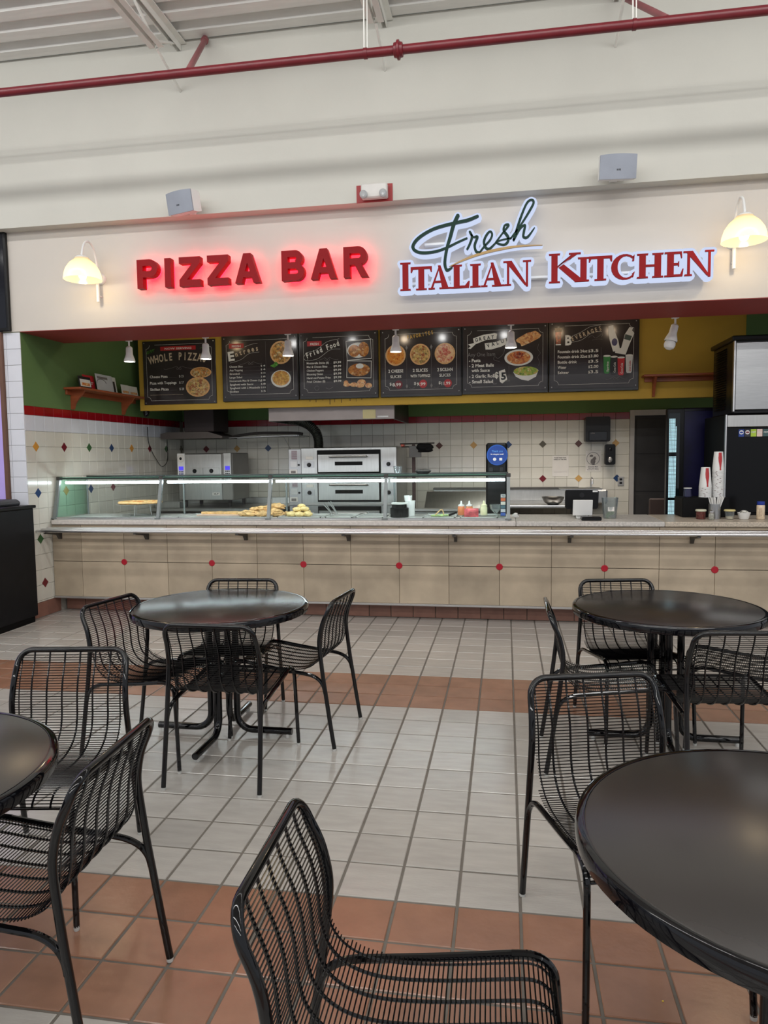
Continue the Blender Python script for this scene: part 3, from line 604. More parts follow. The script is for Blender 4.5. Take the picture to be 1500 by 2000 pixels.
# ================================================================= MENU BOARDS
YB = 1.333
def food(kind, seed=0):
    """procedural prints of food"""
    name = 'food_print_' + kind
    if name in MATS: return MATS[name]
    cols = {'pizza': [(150, 50, 30), (224, 168, 92), (238, 214, 160), (120, 84, 44)], 'pepperoni': [(170, 44, 40), (236, 196, 150), (240, 214, 176), (190, 60, 50)], 'cheese': [(206, 110, 34), (226, 150, 60), (236, 180, 92), (190, 90, 30)],
            'topped': [(60, 46, 34), (222, 184, 110), (232, 210, 150), (150, 70, 40)], 'fried': [(110, 58, 24), (206, 136, 66), (232, 190, 130), (150, 84, 40)], 'pasta': [(150, 56, 36), (222, 150, 84), (240, 208, 150), (180, 84, 50)],
            'mac': [(150, 90, 34), (230, 180, 90), (240, 210, 130), (186, 110, 50)], 'salad': [(70, 104, 36), (168, 190, 74), (222, 226, 160), (190, 150, 60)], 'bread': [(200, 120, 60), (232, 180, 120), (240, 210, 160), (180, 100, 60)], 'leaf': [(50, 110, 40), (90, 150, 60), (120, 180, 80), (60, 120, 40)], 'cola': [(120, 30, 16), (190, 80, 40), (226, 150, 110), (90, 20, 14)]}[kind]
    m = bpy.data.materials.new(name); m.use_nodes = True; nt = m.node_tree; N = nt.nodes; L = nt.links; b = N['Principled BSDF']; b.inputs['Roughness'].default_value = 0.22
    tc = N.new('ShaderNodeTexCoord'); v = N.new('ShaderNodeTexVoronoi'); v.inputs['Scale'].default_value = 48 if kind != 'pepperoni' else 34; L.new(tc.outputs['Object'], v.inputs['Vector'])
    n = N.new('ShaderNodeTexNoise'); n.inputs['Scale'].default_value = 60; L.new(tc.outputs['Object'], n.inputs['Vector'])
    a = N.new('ShaderNodeMath'); a.operation = 'ADD'; s = N.new('ShaderNodeSeparateColor'); L.new(v.outputs['Color'], s.inputs[0])
    mm = N.new('ShaderNodeMath'); mm.operation = 'MULTIPLY'; mm.inputs[1].default_value = 0.6; L.new(s.outputs[0], mm.inputs[0]); L.new(mm.outputs[0], a.inputs[0])
    m2 = N.new('ShaderNodeMath'); m2.operation = 'MULTIPLY'; m2.inputs[1].default_value = 0.4; L.new(n.outputs['Fac'], m2.inputs[0]); L.new(m2.outputs[0], a.inputs[1])
    r = N.new('ShaderNodeValToRGB'); el = r.color_ramp.elements; el[0].position = 0.12; el[1].position = 0.85; el[0].color = lin(cols[0]) + (1,); el[1].color = lin(cols[2]) + (1,)
    e = el.new(0.42); e.color = lin(cols[1]) + (1,); e = el.new(0.62); e.color = lin(cols[3]) + (1,)
    L.new(a.outputs[0], r.inputs[0]); L.new(r.outputs[0], b.inputs['Base Color']); MATS[name] = m; return m
M_crust = mat('pizza_crust_print', (216, 164, 108), 0.3, var=0.15, scale=40); M_plate = mat('white_plate_print', (222, 218, 212), 0.3); M_photo = mat('dark_photo_print', (58, 50, 50), 0.3, var=0.3, scale=20)
class Board:
    def __init__(s, label, x0, x1, z0, z1, thick=0.045, frame=0.02, big=True):
        s.x0, s.x1, s.z0, s.z1 = x0, x1, z0, z1; s.t = thing('menu_board', label, 'menu board', ((x0 + x1) / 2, YB, z0), 0, 'menu boards')
        yf = YB - thick
        if big: MB().cbox(x0 - frame * .62, x1 + frame * .62, yf + 0.003, YB, z0 - frame * 1.6, z1 + frame * .6, 0.004).build('frame', M_frame, s.t)
        else: MB().cbox(x0 - .002, x1 + .002, yf + 0.003, YB, z0 - .002, z1 + .002, 0.002).build('frame', M_frame, s.t)
        s.y = yf - 0.001; s.panel = MB().cbox(x0, x1, yf - 0.001, yf + 0.004, z0, z1, 0.001).build('print_panel', M_board, s.t)
        s.L = {}; s.k = 0
        i = 0.055; n = 0.045; e = s.y - .0004; w = 0.0022; m = s.mb(M_chalk)
        W_, H_ = x1 - x0, z1 - z0; a0, a1, b0, b1 = x0 + .045, x1 - .045, z0 + .045, z1 - .045
        for p in ([(a0, b0 + n), (a0, b1 - n)], [(a1, b0 + n), (a1, b1 - n)], [(a0 + n, b0), (a1 - n, b0)], [(a0 + n * 2.4, b1), (a1 - n, b1)]): s.line(p, w, M_chalk)
        for cx, cz, q in ((a0, b0, 0), (a1, b0, 90), (a1, b1, 180), (a0, b1, 270)):
            s.line([(cx + n * math.cos(math.radians(q + t * 15)), cz + n * math.sin(math.radians(q + t * 15))) for t in range(7)], w, M_chalk)
        sc = MB()
        for cx in (x0 + .02, x1 - .02):
            for cz in (z0 + .02, z1 - .02): sc.lathe([(0.0, -.006), (.005, -.005), (.007, 0)], (cx, s.y, cz), 10, 'Y')
        sc.build('screw', M_alu, s.t)
    def mb(s, m): return s.L.setdefault(m.name, (MB(), m))[0]
    def X(s, u): return s.x0 + u * (s.x1 - s.x0)
    def Z(s, v): return s.z1 - v * (s.z1 - s.z0)
    def ny(s): s.k += 1; return s.y - 0.0004 - 0.00012 * s.k
    def line(s, pts, w, m):
        b = s.mb(m); y = s.ny()
        for (ax, az), (bx, bz) in zip(pts[:-1], pts[1:]):
            d = Vector((bx - ax, bz - az)); 
            if d.length < 1e-6: continue
            n = Vector((-d.y, d.x)).normalized() * w / 2; b.add([(ax + n.x, y, az + n.y), (ax - n.x, y, az - n.y), (bx - n.x, y, bz - n.y), (bx + n.x, y, bz + n.y)], [(0, 1, 2, 3)])
    def curve(s, uv, w=0.0022, m=None):
        q = smooth_path([(s.X(a), 0, s.Z(b)) for a, b in uv], 5); s.line([(p.x, p.z) for p in q], w, m or M_chalk2)
    def text(s, t, u, v, h, m=None, w=None, **k): put_text(s.mb(m or M_chalk), t, s.X(u), s.Z(v), h, s.ny(), w=(w * (s.x1 - s.x0) if w else None), **k)
    def arc(s, t, u0, u1, v, h, m, sag=0.03, slope=0.0, **k):
        n = len(t); 
        for i, ch in enumerate(t):
            f = (i + .5) / n; uu = u0 + (u1 - u0) * f; q = 2 * f - 1; vv = v - sag * (1 - q * q) - slope * f
            rot = math.atan2((-2 * sag * q * 2 / 1 + slope) * (s.z1 - s.z0), (u1 - u0) * (s.x1 - s.x0))
            s.text(ch, uu, vv, h, m, align='C', rot=rot, w=None, **k)
    def rect(s, u0, v0, u1, v1, m, rot=0):
        cx, cz = (s.X(u0) + s.X(u1)) / 2, (s.Z(v0) + s.Z(v1)) / 2; hx, hz = (s.X(u1) - s.X(u0)) / 2, (s.Z(v0) - s.Z(v1)) / 2; c, n = math.cos(rot), math.sin(rot); y = s.ny()
        s.mb(m).add([(cx + a * hx * c - b * hz * n, y, cz + a * hx * n + b * hz * c) for a, b in ((-1, -1), (1, -1), (1, 1), (-1, 1))], [(0, 1, 2, 3)])
    def ell(s, u, v, ru, rv, m):
        y = s.ny(); n = 28; W_, H_ = s.x1 - s.x0, s.z1 - s.z0
        s.mb(m).add([(s.X(u) + ru * W_ * math.cos(2 * PI * k / n), y, s.Z(v) + rv * H_ * math.sin(2 * PI * k / n)) for k in range(n)], [tuple(range(n))])
    def poly(s, uv, m): y = s.ny(); s.mb(m).add([(s.X(a), y, s.Z(b)) for a, b in uv], [tuple(range(len(uv)))])
    def pizza(s, u, v, ru, rv, kind): s.ell(u, v, ru, rv, M_crust); s.ell(u, v, ru * .86, rv * .86, food(kind))
    def price(s, t, u, v, h=.02, dot=True):
        s.text('$', u, v, h, w=.018)
        if dot: s.ell(u + .045, v - h * .7, .022, .03, M_frame)
        s.text(t, u + .03, v, h, w=.032)
    def swirl(s, u, v, w=.2):
        s.curve([(u - w, v + .015), (u - w * .9, v + .03), (u - w * .5, v + .012), (u - .03, v - .01), (u, v + .02), (u + .03, v - .01), (u + w * .5, v + .012), (u + w * .9, v + .03), (u + w, v + .015)])
        for d in (-.018, .018): s.curve([(u + d + .014 * math.cos(t * .785), v + .022 + .016 * math.sin(t * .785)) for t in range(9)])
    def done(s):
        for nm, (b, m) in s.L.items():
            if b.f:
                part = 'picture' if ('food' in nm or 'crust' in nm or 'plate' in nm or 'photo' in nm) else 'lettering'
                b.build(part, m, s.t)
b = Board('menu board NOW SERVING WHOLE PIZZAS, hung alone at the left on the yellow wall', -3.035, -2.130, 2.164, 2.905, 0.014, 0.0, False)
b.rect(.25, .09, .74, .155, M_redp); b.text('NOW SERVING', .31, .14, .022, w=.37, bold=.02); b.arc('WHOLE PIZZAS', .10, .88, .36, .085, M_tan, .055, bold=.03, xs=.62); b.swirl(.50, .42, .21)
for (t, v, p, w) in (('Cheese Pizza', .58, '25', .25), ('Pizza with Toppings', .68, '27', .37), ('Sicilian Pizza', .78, '28', .26)):
    b.text(t, .09, v, .030, w=w, bold=.02); b.line([(b.X(.10 + w), b.Z(v)), (b.X(.47), b.Z(v))], .0012, M_chalk2); b.price(p, .50, v, .026)
b.line([(b.X(.09), b.Z(.85)), (b.X(.55), b.Z(.85))], .0025, M_tan); b.pizza(.80, .515, .145, .085, 'pizza'); b.pizza(.755, .74, .165, .155, 'topped')
for k in range(9): b.curve([(.06 + k * .012, .19 - k * .006), (.075 + k * .012, .15 - k * .004 + (k % 2) * .05)], .005, food('leaf'))
b.curve([(.05, .21), (.10, .18), (.17, .13)], .002, food('leaf')); b.curve([(.80, .14), (.86, .12), (.90, .15)], .003, food('leaf')); b.done()
b = Board('menu board FRESH Entrees with a round pizza and a bowl of pasta', -2.024, -1.134, 2.205, 2.912)
b.rect(.09, .11, .29, .185, M_redp); b.text('FRESH', .13, .17, .026, w=.12, bold=.02); b.text('E', .08, .385, .10, w=.085, bold=.04, rot=.1); b.arc('ntrees', .17, .50, .33, .058, M_tan, .012, .10, bold=.03, xs=.8)
b.curve([(.10, .42), (.25, .37), (.36, .28), (.50, .26)], .002, M_chalk); b.curve([(.30, .17), (.40, .13), (.48, .12)], .002, M_chalk); b.swirl(.38, .42, .15); b.line([(b.X(.585), b.Z(.09)), (b.X(.585), b.Z(.90))], .0016, M_chalk2)
for k, (t, w, p) in enumerate((('Cheese Slice', .18, '4'), ('Any Topping', .18, '4'), ('Stromboli', .14, '10'), ('Large Salad', .17, '8'), ('Homemade Mac & Cheese (Lg)', .44, '8'), ('Spaghetti with Sauce', .32, '8'), ('Spaghetti with 2 Meatballs', .41, '10'), ('Sicilian', .12, '5'))):
    v = .495 + k * .058; b.text(t, .09, v, .021, w=w, bold=.015); b.line([(b.X(.10 + w), b.Z(v)), (b.X(.51), b.Z(v))], .001, M_chalk2); b.price(p, .515, v, .02)
b.pizza(.79, .28, .145, .185, 'pizza'); b.poly([(.64, .49), (.70, .45), (.76, .47), (.70, .52)], food('leaf')); b.poly([(.69, .46), (.72, .42), (.75, .45), (.71, .50)], food('leaf')); b.rect(.64, .58, .93, .86, M_photo); b.ell(.785, .70, .135, .14, M_plate); b.ell(.785, .69, .115, .12, food('mac')); b.done()
b = Board('menu board FRESH Fried Food with two framed photos of fried chicken', -1.100, -0.208, 2.207, 2.912)
b.rect(.10, .12, .29, .20, M_redp); b.text('FRESH', .14, .185, .026, w=.11, bold=.02); b.arc('Fried Food', .09, .53, .39, .058, M_chalk, .005, .19, bold=.03, xs=.72)
b.curve([(.09, .30), (.22, .26), (.36, .14), (.52, .10)], .0022, M_chalk); b.curve([(.10, .43), (.24, .40), (.40, .27), (.53, .26)], .0022, M_chalk); b.curve([(.09, .30), (.05, .38), (.09, .43), (.11, .39)], .0022, M_chalk); b.swirl(.36, .40, .14); b.line([(b.X(.575), b.Z(.12)), (b.X(.575), b.Z(.72))], .0016, M_chalk2)
for k, (t, w) in enumerate((('Mozzarella Sticks (6)', .29), ('Mac & Cheese Bites', .27), ('Chicken Poppers', .22), ('Blooming Onion', .21), ('Hand cut Potato Fries', .31), ('Fried Chicken (8)', .24))):
    v = .485 + k * .059; b.text(t, .09, v, .023, w=w, bold=.015); b.line([(b.X(.10 + w), b.Z(v)), (b.X(.42), b.Z(v))], .001, M_chalk2); b.text('$9.99', .44, v, .022, w=.10, bold=.02)
b.rect(.61, .13, .93, .44, M_plate, .05); b.rect(.615, .14, .925, .43, M_photo, .05); b.ell(.76, .29, .14, .12, M_plate); b.ell(.71, .30, .075, .095, food('fried')); b.ell(.83, .28, .07, .115, food('fried'))
b.rect(.61, .455, .93, .73, M_plate, -.04); b.rect(.617, .465, .923, .72, M_photo, -.04); b.ell(.77, .60, .14, .10, food('fried')); b.ell(.78, .54, .05, .04, M_plate)
for u, v, ru, rv in ((.61, .83, .045, .03), (.60, .80, .03, .04), (.70, .83, .05, .035), (.78, .85, .055, .03), (.80, .80, .055, .05), (.89, .85, .045, .04)): b.ell(u, v, ru, rv, food('bread'))
b.curve([(.22 + .03 * math.cos(t), .87 + .035 * math.sin(t)) for t in range(7)], .003); b.curve([(.34, .87), (.38, .89), (.43, .86)], .004); b.done()
b = Board('menu board FAVORITES with three round pizzas in a row', -0.160, 0.724, 2.207, 2.910)
b.arc('FAVORITES', .33, .67, .15, .040, M_gold, .0, .07, bold=.03, xs=.62)
for k, (kind, a, c, p) in enumerate((('cheese', '2 CHEESE', 'SLICES', '8.99'), ('topped', '2 SLICES', 'WITH TOPPINGS', '9.99'), ('pepperoni', '2 SICILIAN', 'SLICES', '11.99'))):
    u = .185 + k * .31; b.pizza(u, .39, .128, .165, kind); b.text(a, u, .66, .034, align='C', w=.19, bold=.02); b.text(c, u, .745, .030, align='C', w=(.14 if k != 1 else .25), bold=.02)
    b.ell(u + .035, .85, .050, .065, M_redp if k else M_purple); b.text('$', u - .08, .86, .03, w=.025, bold=.02); b.text(p, u - .045, .875, .034, w=.11, bold=.02); b.curve([(u - .14, .90), (u - .11, .92), (u - .07, .90)], .002)
for u in (.325, .635):
    b.line([(b.X(u), b.Z(.27)), (b.X(u), b.Z(.90))], .0018, M_chalk2); b.poly([(u, .84), (u + .015, .88), (u, .92), (u - .015, .88)], M_chalk2); b.poly([(u, .24), (u + .015, .28), (u, .32), (u - .015, .28)], M_chalk2)
b.done()
b = Board('menu board GREAT VALUE with garlic bread, pasta plate and salad bowl', 0.752, 1.650, 2.215, 2.912)
b.poly([(.06, .27), (.13, .25), (.12, .18), (.24, .13), (.38, .11), (.41, .12), (.40, .20), (.28, .21), (.15, .27), (.09, .34), (.06, .33), (.09, .30)], M_chalk); b.poly([(.26, .26), (.38, .25), (.50, .20), (.58, .17), (.58, .25), (.46, .32), (.34, .36), (.27, .36)], M_chalk)
b.arc('GREAT', .14, .38, .235, .036, M_frame, .008, .04, bold=.03, xs=.85); b.arc('VALUE', .28, .56, .335, .038, M_frame, .0, .10, bold=.03, xs=.85)
b.text('Any One Item', .055, .46, .042, M_chalk2, w=.33)
for k, (t, w) in enumerate((('- Pasta', .14), ('- 2 Meat Balls', .30), ('   with Sauce', .22), ('- 2 Garlic Rolls', .33), ('- Small Salad', .29))): b.text(t.strip(), .07 + (.03 if k == 2 else 0), (.545, .625, .70, .79, .875)[k], .034, w=w, bold=.025)
b.text('$', .38, .80, .062, w=.045, bold=.02); b.poly([(.43, .70), (.50, .67), (.53, .83), (.47, .89), (.44, .86)], M_chalk); b.text('5', .455, .83, .075, M_frame, w=.06, bold=.04); b.text('for', .36, .90, .02, M_chalk2, w=.05); b.text('each', .50, .86, .02, M_chalk2, w=.06)
b.line([(b.X(.55), b.Z(.62)), (b.X(.55), b.Z(.80))], .002, M_chalk2)
b.poly([(.63, .23), (.66, .20), (.76, .13), (.86, .10), (.90, .13), (.93, .17), (.91, .21), (.80, .28), (.70, .33), (.68, .28), (.64, .26)], food('bread')); b.ell(.665, .50, .17, .125, M_plate); b.ell(.665, .50, .14, .10, food('pasta')); b.ell(.66, .46, .06, .05, food('cola'))
b.poly([(.60, .72), (.90, .70), (.87, .80), (.78, .86), (.70, .84), (.63, .79)], M_plate); b.ell(.75, .71, .145, .07, food('salad')); b.curve([(.90, .30), (.89, .38), (.92, .44), (.89, .50), (.91, .58), (.90, .63)], .002); b.curve([(.50, .36), (.48, .44), (.42, .50), (.38, .47), (.37, .52), (.44, .55)], .003); b.done()
b = Board('menu board BEVERAGES at the right end of the row of boards', 1.680, 2.585, 2.215, 2.925)
b.text('B', .175, .345, .10, w=.075, bold=.04); b.arc('EVERAGES', .245, .60, .295, .044, M_tan, .004, .155, bold=.03, xs=.66); b.curve([(.24, .31), (.36, .28), (.48, .18), (.59, .165)], .002, M_chalk); b.curve([(.25, .22), (.36, .16), (.46, .09), (.58, .07)], .002, M_chalk)
b.curve([(.44, .25), (.48, .22), (.52, .26), (.56, .23), (.60, .20), (.59, .25)], .0022); b.curve([(.48, .29), (.54, .275), (.60, .28)], .0016)
b.poly([(.055, .10), (.135, .10), (.12, .33), (.07, .33)], food('cola')); b.poly([(.055, .09), (.135, .09), (.133, .15), (.057, .15)], M_tan); b.rect(.065, .33, .125, .345, M_plate)
for k, (t, w, p) in enumerate((('Fountain drink 24oz', .34, '3.5'), ('Fountain drink 32oz', .34, '3.80'), ('Bottle drink', .22, '3.5'), ('Water', .10, '2.00'), ('Seltzer', .13, '3.5'))):
    v = .465 + k * .078; b.text(t, .09, v, .030, w=w, bold=.018); b.line([(b.X(.11 + w), b.Z(v)), (b.X(.42), b.Z(v))], .001, M_chalk2); b.text('$', .44, v, .026, w=.02, bold=.02)
    if k != 3: b.ell(.49, v - .02, .025, .035, M_frame)
    b.text(p, .465, v, .030, w=.09, bold=.02)
b.line([(b.X(.585), b.Z(.40)), (b.X(.585), b.Z(.80))], .0018, M_chalk2)
b.poly([(.665, .09), (.72, .08), (.725, .14), (.775, .30), (.80, .46), (.72, .47), (.68, .30), (.66, .16)], M_plate); b.ell(.735, .33, .032, .055, mat('navy_print', (34, 34, 92), 0.3)); b.poly([(.90, .12), (.94, .13), (.93, .17), (.955, .21), (.90, .38), (.86, .52), (.74, .49), (.75, .44), (.81, .42), (.85, .22)], M_plate); b.poly([(.855, .22), (.93, .25), (.91, .32), (.84, .29)], mat('dark_label_print', (60, 76, 72), 0.3))
for k, (c, nm, u0, v0) in enumerate((((52, 132, 60), 'Sprite', .61, .53), ((30, 30, 30), 'Coca-Cola', .69, .545), ((190, 26, 32), 'Coca-Cola', .77, .56), ((206, 204, 202), 'Diet Coke', .86, .53))):
    b.poly([(u0, v0), (u0 + .082, v0), (u0 + .072, v0 + .24), (u0 + .064, v0 + .26), (u0 + .018, v0 + .26), (u0 + .008, v0 + .24)], mat('can_print_' + ('green', 'black', 'red', 'silver')[k], c, 0.3)); b.ell(u0 + .041, v0, .041, .014, M_plate); b.text(nm, u0 + .060, v0 + .235, .020, M_plate if k < 3 else M_redp, w=.12, rot=PI / 2, bold=.02)
b.swirl(.76, .85, .12); b.done()

# ================================================================= SHELVES ON THE WALLS
sh = thing('wall_shelf', 'reddish wooden bracket shelf with brochures on the green left wall', 'shelf', (-3.22, 0.7, 2.235))
MB().cbox(-3.2215, -3.03, 0.0, 1.45, 2.235, 2.257, 0.004).build('shelf_board', M_wood, sh); MB().cbox(-3.2215, -3.20, 0.03, 1.42, 2.185, 2.235, 0.003).build('back_rail', M_wood, sh)
for y in (0.13, 1.13):
    q = MB(); pts = [(-3.2215, 2.235), (-3.06, 2.235), (-3.08, 2.20), (-3.13, 2.15), (-3.17, 2.10), (-3.19, 2.04), (-3.2215, 2.04)]; q.prism(pts, y - .012, y + .012); q.build('bracket', M_wood, sh)
def leaflet(label, y, w, h, c, kind, x=-3.10):
    t = thing('brochure', label, 'brochure', (x, y, 2.258), 0, 'brochures on the left wall shelf'); la = math.radians(-9)
    def tr(q): q.v = [tuple(Matrix.Rotation(la, 3, 'Y') @ Vector(v)) for v in q.v]; return q
    tr(MB().cbox(-.004, 0, 0, w, 0, h, .0005)).build('cover', mat('brochure_' + kind, c, 0.35), t, local=True)
    if kind == 'black_white': tr(MB().box(0, .0006, .02, w - .01, .02, h - .03)).build('picture', M_plate, t, local=True); tr(MB().box(.0007, .001, .05, w - .03, .03, .06)).build('picture', food('pasta'), t, local=True)
    if kind == 'red': tr(MB().box(0, .0006, .03, w - .03, h * .5, h * .55).box(0, .0006, .03, w - .05, h * .4, h * .44)).build('lettering', M_plate, t, local=True)
    if kind == 'grey': tr(MB().box(0, .0006, .03, w * .7, h * .72, h * .86)).build('lettering', M_chalk2, t, local=True); tr(MB().tube([(0.001, w * .3 + .09 * math.cos(a * .3), .09 + .04 * math.sin(a * .3)) for a in range(12)], .004, 5)).build('picture', M_chalk2, t, local=True)
    if kind == 'photo': tr(MB().box(0, .0006, .03, w - .03, .02, h - .05)).build('picture', M_photo, t, local=True); tr(MB().box(.0006, .001, .06, .10, .02, h * .6).box(.0006, .001, .14, .17, .02, h * .55)).build('picture', mat('navy_print', (34, 34, 92), 0.3), t, local=True)
    if kind == 'small': tr(MB().box(0, .0006, .02, w - .02, .02, h * .4)).build('picture', food('bread'), t, local=True)
leaflet('small black and white brochure, leftmost on the wall shelf', 0.09, .22, .125, (30, 30, 32), 'black_white', -3.09)
leaflet('red brochure second on the wall shelf', 0.24, .21, .155, (186, 38, 48), 'red', -3.13)
leaflet('large grey brochure with a swoosh on the wall shelf', 0.42, .33, .185, (190, 192, 196), 'grey', -3.09)
leaflet('brochure with a photo of dark figures, behind the large grey one', 0.62, .30, .19, (206, 206, 202), 'photo', -3.145)
leaflet('small white food brochure beside the photo brochure', 0.92, .17, .115, (214, 212, 206), 'small', -3.09)
leaflet('small white brochure at the right end of the wall shelf', 1.11, .19, .115, (200, 200, 198), 'small', -3.10)
s2 = thing('wall_shelf', 'empty reddish wooden shelf on the yellow wall beside the ice machine', 'shelf', (3.1, 1.335, 2.31))
MB().cbox(2.63, 3.66, 1.17, 1.334, 2.31, 2.332, 0.004).cbox(2.66, 3.62, 1.315, 1.334, 2.265, 2.31, .003).build('shelf_board', M_wood, s2)
q = MB(); pts = [(1.334, 2.31), (1.19, 2.31), (1.22, 2.26), (1.27, 2.20), (1.30, 2.11), (1.334, 2.11)]; q.prism(pts, 0, 0.024); q.v = [(2.74 + y, x, z) for x, y, z in q.v]; q.build('bracket', M_wood, s2)
cm = thing('ceiling_camera', 'small black dome camera under the left end of the yellow wall', 'camera', (-3.05, 1.38, 2.095))
MB().lathe([(0.0, 0.0), (0.038, 0.0), (0.04, -0.02), (0.036, -0.025)], (-3.05, 1.38, 2.094), 20).build('base', M_bplas, cm); MB().lathe([(0.033, -0.022), (0.034, -0.035), (0.028, -0.055), (0.014, -0.068), (0, -0.07)], (-3.05, 1.38, 2.094), 20).build('dome', mat('smoked_dome', (12, 12, 14), 0.05), cm)

# ================================================================= COUNTER
CX1 = 4.6
ct = thing('service_counter', 'long service counter faced with travertine tiles and red dots', 'counter', (0.6, -0.3, 0))
MB().box(-3.218, CX1, -0.285, 0.42, 0.16, 0.885).box(-3.218, CX1, -0.105, 0.42, 0.0, 0.16).build('core', M_grout, ct)
px = [-3.216] + [-2.906 + 0.4515 * k for k in range(0, 18)]
cache = {}
for a, b in zip(px[:-1], px[1:]):
    for z0, z1 in ((0.172, 0.520), (0.523, 0.885)):
        k = (round(b - a, 3), z0)
        if k not in cache:
            o = MB().cbox(-(b - a) / 2 + .0015, (b - a) / 2 - .0015, -0.015, 0, 0, z1 - z0 - .002, 0.002).build('tile', M_ptile, local=True); o.parent = ct; cache[k] = o
        else: o = share('tile', cache[k], ct, (0, 0, 0))
        o.location = Vector(((a + b) / 2, -0.285, z0)) - Vector((0.6, -0.3, 0))
cache = None
for k in range(38):
    x0 = -3.216 + 0.0 + k * P
    if x0 > CX1 - .05: break
    if cache is None: cache = MB().cbox(.003, P - .003, -0.012, 0, 0.004, 0.152, 0.002).build('base_tile', M_btile, local=True); o = cache; o.parent = ct
    else: o = share('base_tile', cache, ct, (0, 0, 0))
    o.location = Vector((x0, -0.105, 0)) - Vector((0.6, -0.3, 0))
MB().cbox(-3.216, CX1, -0.312, -0.10, 0.152, 0.171, 0.003).build('metal_trim', M_trim, ct)
dot = None
for k in range(9):
    x = -2.455 + 0.903 * k
    if dot is None: dot = MB().lathe([(0.0, -.006), (.026, -.006), (.030, -.003), (.030, 0)], (0, 0, 0), 20, 'Y').build('red_dot', mat('red_inlay', (164, 14, 36), 0.35), local=True); o = dot; o.parent = ct
    else: o = share('red_dot', dot, ct, (0, 0, 0))
    o.location = Vector((x, -0.300, 0.521)) - Vector((0.6, -0.3, 0))
wt = thing('worktop', 'speckled stone worktop running along the service counter', 'worktop', (0.6, -0.325, 0.885))
MB().cbox(-3.205, 1.30, -0.325, 0.46, 0.8865, 0.930, 0.006).build('slab', mat('pinkish_grey_stone', (206, 199, 193), 0.3, var=0.12, scale=40), wt); MB().cbox(1.302, 2.55, -0.325, 0.46, 0.8865, 0.930, 0.006).build('slab', M_granite, wt); MB().cbox(2.552, CX1, -0.325, 0.46, 0.8865, 0.930, 0.006).build('slab', mat('beige_speckled_stone', (186, 174, 158), 0.35, var=0.3, scale=70), wt)
tr = thing('tray_rail', 'three-bar metal tray rail on brackets along the counter front', 'rail', (0.6, -0.45, 0.74))
for y, z in ((-0.375, .852), (-0.455, .848), (-0.535, .844)): MB().tube([(-3.215, y, z), (CX1, y, z)], 0.015, 12).build('bar', M_alu, tr)
for x in (-3.12, -2.20, -1.20, -0.21, 0.77, 1.76, 2.77, 3.78):
    q = MB(); pts = [(-0.302, 0.828), (-0.55, 0.828), (-0.55, 0.818), (-0.36, 0.79), (-0.325, 0.745), (-0.302, 0.745)]; q.prism(pts, -0.014, 0.014); q.v = [(x + b, a, c) for a, b, c in q.v]; q.build('bracket', M_dsteel, tr)

# ================================================================= FOOD DISPLAY CASE
M_case = mat('dark_green_case_edge', (34, 46, 42), 0.35); M_post = mat('grey_case_post', (128, 134, 134), 0.4, 0.5); M_deckp = mat('pale_brushed_deck', (196, 196, 194), 0.42, 0.35, var=0.05)
fc = thing('food_display_case', 'long glass food display case lit by a white tube on the counter', 'display case', (-1.0, -0.2, 0.93))
XL, XR = -3.19, 1.235; PX = [XL, -2.095, -0.985, 0.125, XR]
MB().cbox(XL, XR, -0.30, 0.36, 0.931, 0.942, 0.003).build('steel_deck', M_deckp, fc)
for k, x in enumerate(PX):
    q = MB(); q.add([(x + dx, y + dy, z) for (y, z) in ((-0.285, 0.942), (-0.185, 1.335)) for dx, dy in ((-.015, -.012), (.015, -.012), (.015, .018), (-.015, .018))], [(0, 1, 2, 3), (4, 5, 6, 7)] + [(i, (i + 1) % 4, (i + 1) % 4 + 4, i + 4) for i in range(4)])
    q.cbox(x - .028, x + .028, -.305, -.255, 0.940, 0.952, .002); p = q.build('post', M_post, fc)
    MB().cbox(x - .02, x + .02, -.203, -.155, 1.318, 1.352, .003).build('clamp', M_dsteel, p)
    MB().tube([(x, 0.30, 0.942), (x, 0.30, 1.335)], 0.010, 8).build('rear_post', M_post, fc)
def pane(x0, x1, y0, z0, y1, z1, name='front_glass'):
    t = 0.004; q = MB(); q.add([(x0, y0, z0), (x1, y0, z0), (x1, y1, z1), (x0, y1, z1)], [(0, 1, 2, 3)]); return q.build(name, M_glass, fc)
for a, b in zip(PX[:-1], PX[1:]):
    pane(a + .02, b - .02, -0.290, 0.952, -0.190, 1.33)
    MB().add([(a + .01, -0.20, 1.343), (b - .01, -0.20, 1.343), (b - .01, 0.31, 1.343), (a + .01, 0.31, 1.343)], [(0, 1, 2, 3)]).build('top_glass', M_glass, fc)
    MB().cbox(a + .02, b - .02, -0.203, -0.197, 1.338, 1.347, .001).build('glass_edge', M_gedge, fc); MB().cbox(a + .02, b - .02, -0.294, -0.288, 0.944, 0.956, .001).build('glass_channel', M_alu, fc)
for x in (XL, XR): MB().add([(x, -0.275, 0.95), (x, 0.30, 0.95), (x, 0.30, 1.335), (x, -0.180, 1.335)], [(0, 1, 2, 3)]).build('end_glass', glass('green_tint_glass', (208, 236, 222), 0.8, 0.05), fc)
MB().cbox(XL, XR, 0.29, 0.315, 1.333, 1.352, .002).build('rear_top_rail', M_case, fc); MB().cbox(XL, XR, -0.196, -0.180, 1.326, 1.338, .002).build('front_top_rail', M_case, fc)
for a, b in zip(PX[:-1], PX[1:]):
    q = MB().cbox(a + .03, b - .03, -0.135, -0.105, 1.304, 1.310, .001).build('lamp_housing', M_white, fc)
    MB().tube([(a + .03, -0.12, 1.291), (b - .03, -0.12, 1.291)], 0.012, 8).build('led_tube', M_led, fc)
